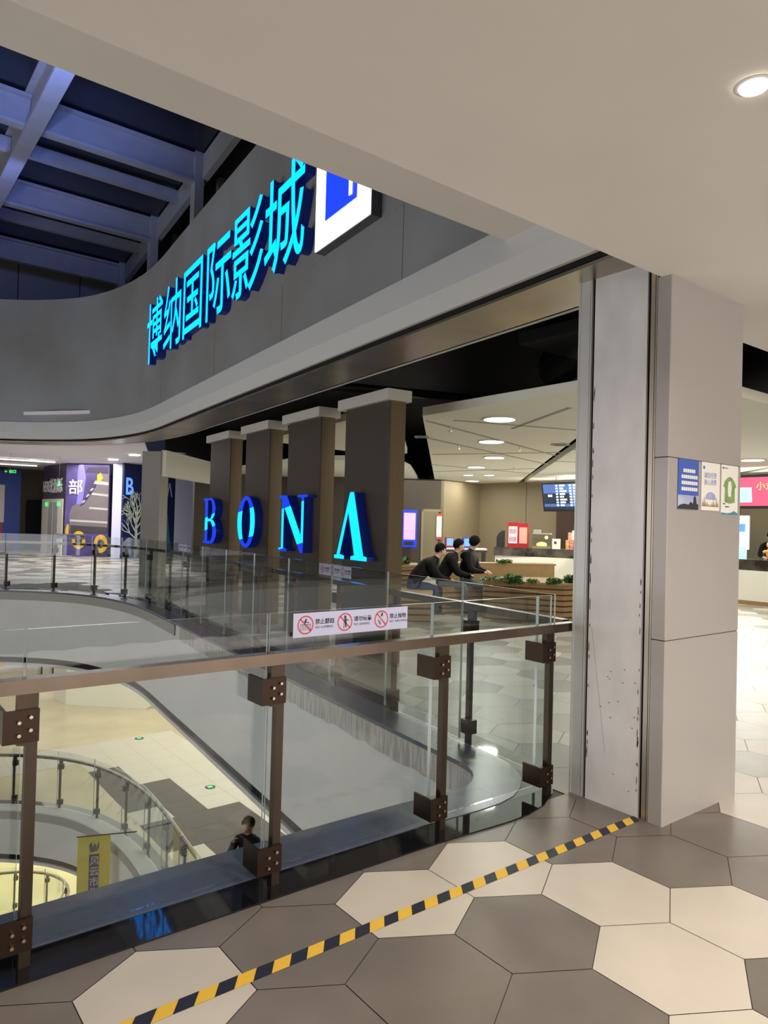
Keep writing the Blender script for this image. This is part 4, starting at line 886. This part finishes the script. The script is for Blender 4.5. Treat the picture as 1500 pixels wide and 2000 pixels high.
person((9.42, 9.52, -.02), radians(30), seated(.12, face=(1, -.5, -.1)), ['jacket', 'greyp', 'skin', 'shoeb'], 'seated person in black puffer jacket looking right, rightmost of the three')
planter([(8.68, 9.42), (9.62, 9.28), (9.72, 9.75), (8.8, 9.95)], .46, 'slatted wooden seat under the two right-hand seated people', 'wooden_bench', 'slatted wooden seats')
def standing(armup=False):
    J = dict(pel=(0, 0, .95), chest=(0, 0, 1.28), neck=(0, -.01, 1.50), head=(0, -.04, 1.63), face=(0, -1, -.35))
    for s, sg in (('l', 1), ('r', -1)):
        J['sh'+s] = (sg*.185, 0, 1.41); J['el'+s] = (sg*.23, .02, 1.13); J['wr'+s] = (sg*.22, -.10, .88); J['hp'+s] = (sg*.10, 0, .90); J['kn'+s] = (sg*.11, -.02, .49); J['an'+s] = (sg*.11, .02, .09); J['to'+s] = (sg*.12, -.15, .035)
    if armup: J['elr'] = (-.24, -.14, 1.22); J['wrr'] = (-.12, -.22, 1.44)
    return J
J = standing(); J['chest'] = Vector((0, -.10, 1.20)); J['neck'] = Vector((0, -.20, 1.39)); J['head'] = Vector((0, -.27, 1.50))
for s, sg in (('l', 1), ('r', -1)): J['sh'+s] = Vector((sg*.18, -.13, 1.31)); J['el'+s] = Vector((sg*.24, -.2, 1.08)); J['wr'+s] = Vector((sg*.14, -.40, 1.05))
person((17.35, 7.55, 0), radians(-70), J, ['jacket', 'jeans', 'skin', 'shoeb'], 'worker in black with dark hair leaning behind the counter under the red screen')
person((4.95, 9.40, -4.5), radians(-62), standing(True), ['jacket', 'jeans', 'skin', 'shoeb'], 'person in black with a hand at the mouth on the storey below')

# ------------------------------------------------------------------ far hall (beyond the curved end)
fcp = [(x_, y_) for x_, y_ in offs(OUTU, .6) if y_ > 11.5]
g = MB(); g.prism(fcp[::-1]+[(5.1, 12.4), (6.6, 19.2), (9.6, 27), (13.5, 30), (13.5, 40), (-7, 40)], 3.62, 3.70) if False else None
g = MB(); g.prism([(-7, 17.9), (.3, 17.6), (2.8, 16.6), (4.5, 14.3), (5.0, 12.4), (6.6, 19.2), (9.6, 26.9), (13.6, 28.6), (13.6, 40), (-7, 40)], 3.65, 3.72); struct('ceiling_hall', g, mat('hall_ceiling_paint', (.82, .80, .84), .8))
g = MB(); band(g, OUTU, .6, .66, 3.10, 3.66); struct('trim_14', g, 'trim')
k = 0
for x_, y_ in ((5.9, 29.3), (7.85, 26.0), (7.75, 23.4)):
    t_ = thing('hall_downlight', 'small square white downlight in the far hall ceiling, %s' % ['over the green exit sign side', 'above the white column', 'nearest the grey column'][k], 'ceiling light', (x_, y_, 3.6), 'far hall downlights')
    s_ = .14 if k else .10; add('lens', B(x_-s_, y_-s_, 3.60, x_+s_, y_+s_, 3.64), 'lampc', t_); add('rim', B(x_-s_-.02, y_-s_-.02, 3.635, x_+s_+.02, y_+s_+.02, 3.649), 'white', t_); k += 1
for k, y_ in enumerate((26.5, 29.5)):
    add('tube_light', MB().obox((1.0, y_+3.0, 3.56), (5.6, -.6, 0), (0, .08, 0), (0, 0, .05)), 'tube', label='long thin linear lamp under the far hall ceiling, %s' % ('nearer' if k == 0 else 'farther'), cat='ceiling light', group='linear lamps in the far hall')
g = MB(); g.obox((5.95, 16.1, 2.55), (2.6, 2.75, 0), (.08, -.08, 0), (0, 0, .60)); struct('wall_header_lobby', g, 'cream')
add('grey_column', MB().prism([(5.62, 16.42), (5.92, 16.06), (6.2, 16.3), (5.9, 16.66)], 0, 3.12), 'greycol', label='plain grey square column at the end of the cinema front', cat='column')
add('white_column', MB().prism([(8.43, 27.84), (8.71, 27.63), (8.95, 27.95), (8.67, 28.15)], 0, 3.65), 'lav', label='bright white column right of the roller skate billboard', cat='column')
# the billboard wall
bb = thing('skate_billboard', 'huge purple wall billboard of a grey roller skate with yellow wheels', 'billboard', (7.9, 29.3, 0))
C1 = Vector((7.25, 29.9, 0)); C2 = Vector((8.55, 28.68, 0)); C0 = Vector((7.03, 32.7, 0)); D1 = (C2-C1).normalized(); W1 = (C2-C1).length; D0 = (C0-C1).normalized(); Nn = D1.cross(ZU)
m = MB(); m.ext([C1, C2, C2+ZU*3.62, C1+ZU*3.62], Nn*-.1); add('front_board', m, 'purple', bb)
m = MB(); m.ext([C0, C1, C1+ZU*3.62, C0+ZU*3.62], Vector((.1, 0, 0))); add('side_board', m, 'purpd', bb)
def bpt(u, z, o=.01): return C1+D1*(u*W1)+ZU*z+Nn*o
def bshape(nm, pts, m_, o=.012): mb = MB(); mb.poly([bpt(u, z, o) for u, z in pts]); return add(nm, mb, m_, bb)
bshape('purple_patch', [(.28, 3.6), (.40, 3.6), (.46, 3.1), (.40, 2.2), (.34, 1.9), (.25, 2.0), (.30, 2.6), (.26, 3.1)], 'purple2', .011)
bshape('shoe', [(.12, .95), (.10, 1.6), (.16, 1.95), (.30, 2.05), (.42, 2.0), (.56, 2.35), (.70, 2.75), (.74, 3.05), (.78, 3.25), (.99, 3.25), (.99, .95)], 'shoe', .014)
bshape('sole', [(.14, .92), (.99, .92), (.99, 1.15), (.14, 1.20)], 'shoed', .018); bshape('trim_stripe', [(.12, 1.35), (.99, 1.30), (.99, 1.38), (.12, 1.43)], 'shoel', .018)
bshape('strap', [(.60, 2.42), (.99, 2.36), (.99, 2.44), (.62, 2.50)], 'shoel', .018); bshape('strap', [(.64, 2.85), (.99, 2.80), (.99, 2.92), (.68, 2.98)], 'shoel', .018); bshape('strap', [(.55, 1.86), (.99, 1.82), (.99, 1.90), (.57, 1.94)], 'shoel', .018)
for q in range(7): bshape('lace', [(.34+q*.045, 2.0+q*.12), (.40+q*.045, 2.10+q*.12), (.43+q*.045, 2.06+q*.12), (.36+q*.045, 1.95+q*.12)], 'shoel' if q % 2 else 'shoed', .020+q*.0004)
bshape('buckle', [(.72, 2.95), (.72, 3.2), (.80, 3.3), (.86, 3.1), (.80, 2.92)], 'wheel', .022)
for cx, cz in ((.34, .62), (.85, .50)):
    bshape('wheel', [(cx+.16*cos(a*pi/9), cz+.36*sin(a*pi/9)) for a in range(18)], 'wheel', .020); bshape('hub', [(cx+.08*cos(a*pi/9), cz+.18*sin(a*pi/9)) for a in range(18)], 'shoed', .024)
bshape('wheel', [(.03, .75), (.02, 1.0), (.06, 1.25), (.10, 1.2), (.10, .9), (.07, .7)], 'wheel', .016)
bshape('dark_band', [(.45, 3.3), (.95, 3.3), (.92, 3.5), (.50, 3.5)], 'purpd', .013)
lets = text_mb('HERE轮滑俱乐', Vector((7.03, 32.6, 2.55))+Vector((-.03, 0, 0)), -D0, ZU, .62, .01, sx=.62, off=.012); add('lettering', lets, 'paper', bb)
add('lettering', text_mb('部', bpt(.06, 2.48, .02), D1, ZU, .62, .01, off=.008), 'paper', bb)
# lift set in the side board
lf = thing('lift_doors', 'pale lift doors with green lamps left of the skate billboard', 'lift', (7.0, 31.4, 0)); Y = lambda t__, z, o=0: C0+(C1-C0)*t__+ZU*z+Vector((-.03-o, 0, 0))
m = MB(); m.ext([Y(.02, 0), Y(.95, 0), Y(.95, 2.24), Y(.02, 2.24)], (-.02, 0, 0)); add('surround', m, 'cream', lf)
for a, b in ((.33, .52), (.54, .75)): m = MB(); m.ext([Y(a, .02, .02), Y(b, .02, .02), Y(b, 2.1, .02), Y(a, 2.1, .02)], (-.01, 0, 0)); add('door_leaf', m, 'alum', lf)
for a in (.28, .80): m = MB(); m.ell(Y(a, 2.02, .08), (.03, .09, .10), 8, 6); add('indicator_lamp', m, 'greenl', lf)
# back walls
struct('wall_hall_back', B(3.0, 36.2, 0, 12, 36.3, 3.65), 'tand')
struct('wall_hall_left', B(-7, 36.6, 0, 3.0, 36.7, 3.65), 'tand')
dn = MB(); dn.box(7.0, 35.6, 0, 8.5, 35.7, 2.25); struct('door_2', dn, 'void')
sb_ = thing('blue_shop', 'deep blue shop front with white picture window at far left', 'shop front', (5.0, 35, 0))
add('facade', B(3.0, 35.0, 0, 6.6, 35.2, 3.5), 'shopblue', sb_); add('window', B(3.4, 34.95, 1.2, 5.95, 35.0, 2.85), 'paper', sb_)
m = MB(); m.ext([(4.7+.22*cos(a*pi/8), 34.94, 2.05+.25*sin(a*pi/8)) for a in range(16)], (0, -.01, 0)); add('red_print', m, 'inkr', sb_); add('red_dado', B(3.4, 34.93, 0, 5.9, 35.0, 1.2), 'red', sb_)
add('lettering', text_mb('AB', (5.0, 34.98, 3.0), XD, ZU, .22, .01), 'wheel', sb_)
t_ = thing('exit_sign', 'small green lit exit sign hanging in front of the blue shop', 'exit sign', (4.7, 26.7, 3.0)); add('panel', MB().obox((4.52, 26.82, 2.95), (.34, -.22, 0), (0, .03, 0), (0, 0, .14)), 'dark', t_)
add('lettering', text_mb('← 出口', (4.53, 26.79, 2.975), Vector((.34, -.22, 0)).normalized(), ZU, .12, .006), 'greenl', t_)
add('cable', MB().box(4.68, 26.7, 3.09, 4.69, 26.71, 3.65), 'dark', t_)
t_ = thing('exit_lamp', 'tiny green arrow lamp hanging by a cable before the billboard lettering', 'exit sign', (6.4, 26.9, 2.7)); add('arrow', MB().poly([(6.26, 26.98, 2.62), (6.34, 26.92, 2.62), (6.30, 26.95, 2.86)]), 'greenl', t_); add('cable', MB().box(6.3, 26.95, 2.85, 6.31, 26.96, 3.65), 'dark', t_)
# mural wall with tree
mu_ = thing('mural_wall', 'long navy mural wall with blue letters and a bare white tree', 'mural', (9.5, 27.5, 0)); M0 = Vector((8.72, 27.45, 0)); MD = Vector((4.1, 1.6, 0)).normalized(); MN = MD.cross(ZU)
def mp(u, z, o=.0): return M0+MD*u+ZU*z+MN*o
m = MB(); m.ext([mp(0, 0), mp(2.55, 0), mp(2.55, 3.62), mp(0, 3.62)], MN*-.08); add('navy_board', m, 'navyw', mu_)
add('lettering', text_mb('B', mp(.06, 2.45, .01), MD, ZU, .92, .01, sx=.75, off=.012), 'scru', mu_); add('lettering', text_mb('Λ', mp(2.10, 2.45, .01), MD, ZU, .75, .01, sx=.6, off=.005), 'stk', mu_)
random.seed(21); tr = MB()
def branch(p_, d_, l_, w_, n_):
    q = (p_[0]+d_[0]*l_, p_[1]+d_[1]*l_); px, pz = -d_[1]*w_/2, d_[0]*w_/2
    tr.poly([mp(p_[0]+px, p_[1]+pz, .012), mp(p_[0]-px, p_[1]-pz, .012), mp(q[0]-px*.7, q[1]-pz*.7, .012), mp(q[0]+px*.7, q[1]+pz*.7, .012)])
    if n_:
        for k_ in range(3 if n_ > 1 else 2):
            a = math.atan2(d_[1], d_[0])+random.uniform(-.75, .75)
            if 0 < q[0] < 1.25: branch(q, (cos(a), sin(a)), l_*random.uniform(.6, .82), w_*.62, n_-1)
branch((.62, .0), (0.02, 1), 1.15, .15, 0); branch((.63, 1.1), (0, 1), .50, .12, 4)
for h_, a_ in ((.75, 2.5), (.85, .6), (1.0, 2.2), (1.1, .9), (1.25, 2.0), (1.3, 1.1), (1.45, 2.4), (1.5, .7)): branch((.62, h_), (cos(a_), sin(a_)), .36, .06, 3)
add('tree_picture', tr, 'bark', mu_)
m = MB(); m.poly([mp(u, z, .011) for u, z in [(1.75, 0), (1.7, .9), (1.9, 1.5), (2.1, 1.9), (2.2, 1.7), (2.3, .9), (2.5, 0)]]); add('teal_swirl', m, 'teal', mu_)
m = MB(); m.poly([mp(u, z, .011) for u, z in [(0, 0), (0, .6), (.3, .8), (.7, .7), (1.2, .85), (1.2, 0)]]); add('snow_bank', m, 'sky', mu_)
g = MB(); g.ext([mp(2.6, 0), mp(3.75, 0), mp(3.75, 3.3), mp(2.6, 3.3)], MN*-.1); struct('wall_pale_1', g, 'lav')
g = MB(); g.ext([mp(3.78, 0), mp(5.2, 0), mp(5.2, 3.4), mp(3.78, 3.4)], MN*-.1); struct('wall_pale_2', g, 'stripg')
t_ = thing('poster_easel', 'leaning easel poster in pale colours beside the letter B slab', 'easel', (10.0, 21.6, 0)); e0 = Vector((9.05, 21.25, 0))
m = MB(); m.ext([e0+ZU*.35, e0+Vector((.42, -.33, .35)), e0+Vector((.72, -.2, 1.45)), e0+Vector((.35, .08, 1.3))], (.02, .03, 0)); add('poster', m, 'sky', t_)
m = MB(); m.tube([e0+Vector((.1, 0, 0)), e0+Vector((.5, 0, 1.3))], .015, 6); m.tube([e0+Vector((.4, -.3, 0)), e0+Vector((.55, 0, 1.3))], .015, 6); m.tube([e0+Vector((.5, .4, 0)), e0+Vector((.5, 0, 1.3))], .015, 6); add('stand', m, 'dark', t_)

# ------------------------------------------------------------------ the storey below: walls, shop block, exit marks
g = MB(); g.ext([(6.09, 24.27, -4.5), (8.0, 22.43, -4.5), (8.0, 22.43, -1.44), (6.09, 24.27, -1.44)], (.1, .1, 0)); struct('wall_lower_shop', g, 'cream')
g = MB(); g.ext([(5.95, 25.3, -4.5), (6.09, 24.27, -4.5), (6.09, 24.27, -1.44), (5.95, 25.3, -1.44)], (.1, 0, 0)); struct('wall_lower_return', g, 'low_w')
g = MB(); g.ext([(8.0, 22.43, -4.5), (8.3, 22.5, -4.5), (15, 22.5, -4.5), (15, 22.5, -1.44), (8.0, 22.5, -1.44)], (0, .1, 0)); struct('wall_lower_back', g, 'cream')
gd = thing('glass_shop_doors', 'row of pale glass shop doors on the storey below', 'shop doors', (5, 28, -4.5))
for q in range(4):
    x_ = 6.25+q*.26; m = MB(); m.box(x_, 29.5-q*.6, -4.5, x_+.22, 29.55-q*.6, -1.5); add('glass_door', m, mat('glazed_door', (.55, .60, .52), .3) if q == 0 else bpy.data.materials['glazed_door'], gd)
    m = MB(); m.box(x_+.22, 29.4-q*.6, -4.5, x_+.25, 29.55-q*.6, -1.5); add('frame', m, 'dark', gd)
g = MB(); g.box(-7, 31, -4.5, 12, 31.1, -1.44); struct('wall_lower_far', g, 'lav')
add('yellow_hanging_sign', MB().box(4.45, 26.9, -3.6, 4.75, 26.95, -1.44), 'wheel', label='yellow vertical sign seen below at the far left edge', cat='sign')
for k, (x_, y_) in enumerate(((6.85, 19.55), (6.96, 15.15), (3.9, 13.3))):
    if k == 2: continue
    t_ = thing('floor_exit_marker', 'round green exit marker set in the lower floor, %s' % ['farther one' if k == 0 else 'nearer one'][0], 'floor marker', (x_, y_, -4.5), 'exit markers in the lower floor')
    add('disc', MB().tube([(x_, y_, -4.499), (x_, y_, -4.492)], .12, 20), 'dark', t_); add('arrow', B(x_-.05, y_-.04, -4.492, x_+.05, y_+.06, -4.488), 'greenl', t_)
add('floor_exit_marker', MB().tube([(6.87, 5.63, .0005), (6.87, 5.63, .005)], .07, 20), 'greenl', label='green exit marker set in the lobby floor near the planter', cat='floor marker')
# the hanging yellow banner
bn = thing('hanging_banner', 'yellow vertical banner hanging over the void with a black crown print', 'banner', (3.9, 13.5, -6.2)); b0 = Vector((3.66, 13.45, 0)); bd = Vector((.515, -.20, 0)); bu = bd.normalized()
m = MB(); m.ext([b0+ZU*-5.6, b0+bd-ZU*5.6, b0+bd-ZU*4.20, b0-ZU*4.20], bu.cross(ZU)*-.004); add('cloth', m, 'flag', bn)
m = MB(); m.tube([b0-ZU*4.19-bu*.02, b0+bd-ZU*4.19+bu*.45], .012, 8); add('pole', m, 'dark', bn)
bz = bu.cross(ZU)*.004
def bp_(u, z): return b0+bd*u+ZU*(-4.20-z)+bz
m = MB(); m.poly([bp_(u, z) for u, z in [(.34, .16), (.42, .10), (.46, .2), (.52, .12), (.58, .2), (.64, .08), (.66, .2), (.60, .27), (.38, .29)]]); add('crown_print', m, 'ink', bn)
m = MB(); m.poly([bp_(.36, .32), bp_(.66, .32), bp_(.66, 1.3), bp_(.36, 1.3)]); add('text_strip', m, 'ink', bn)
for q, ch in enumerate('风云市集'):
    add('lettering', text_mb(ch, bp_(.375, .50+q*.19)+bz, bu, ZU, .17, .001, off=.003), 'stk', bn)
for o in list(bpy.data.objects):
    if o.type == 'MESH' and len(o.data.polygons) == 0: bpy.data.objects.remove(o)
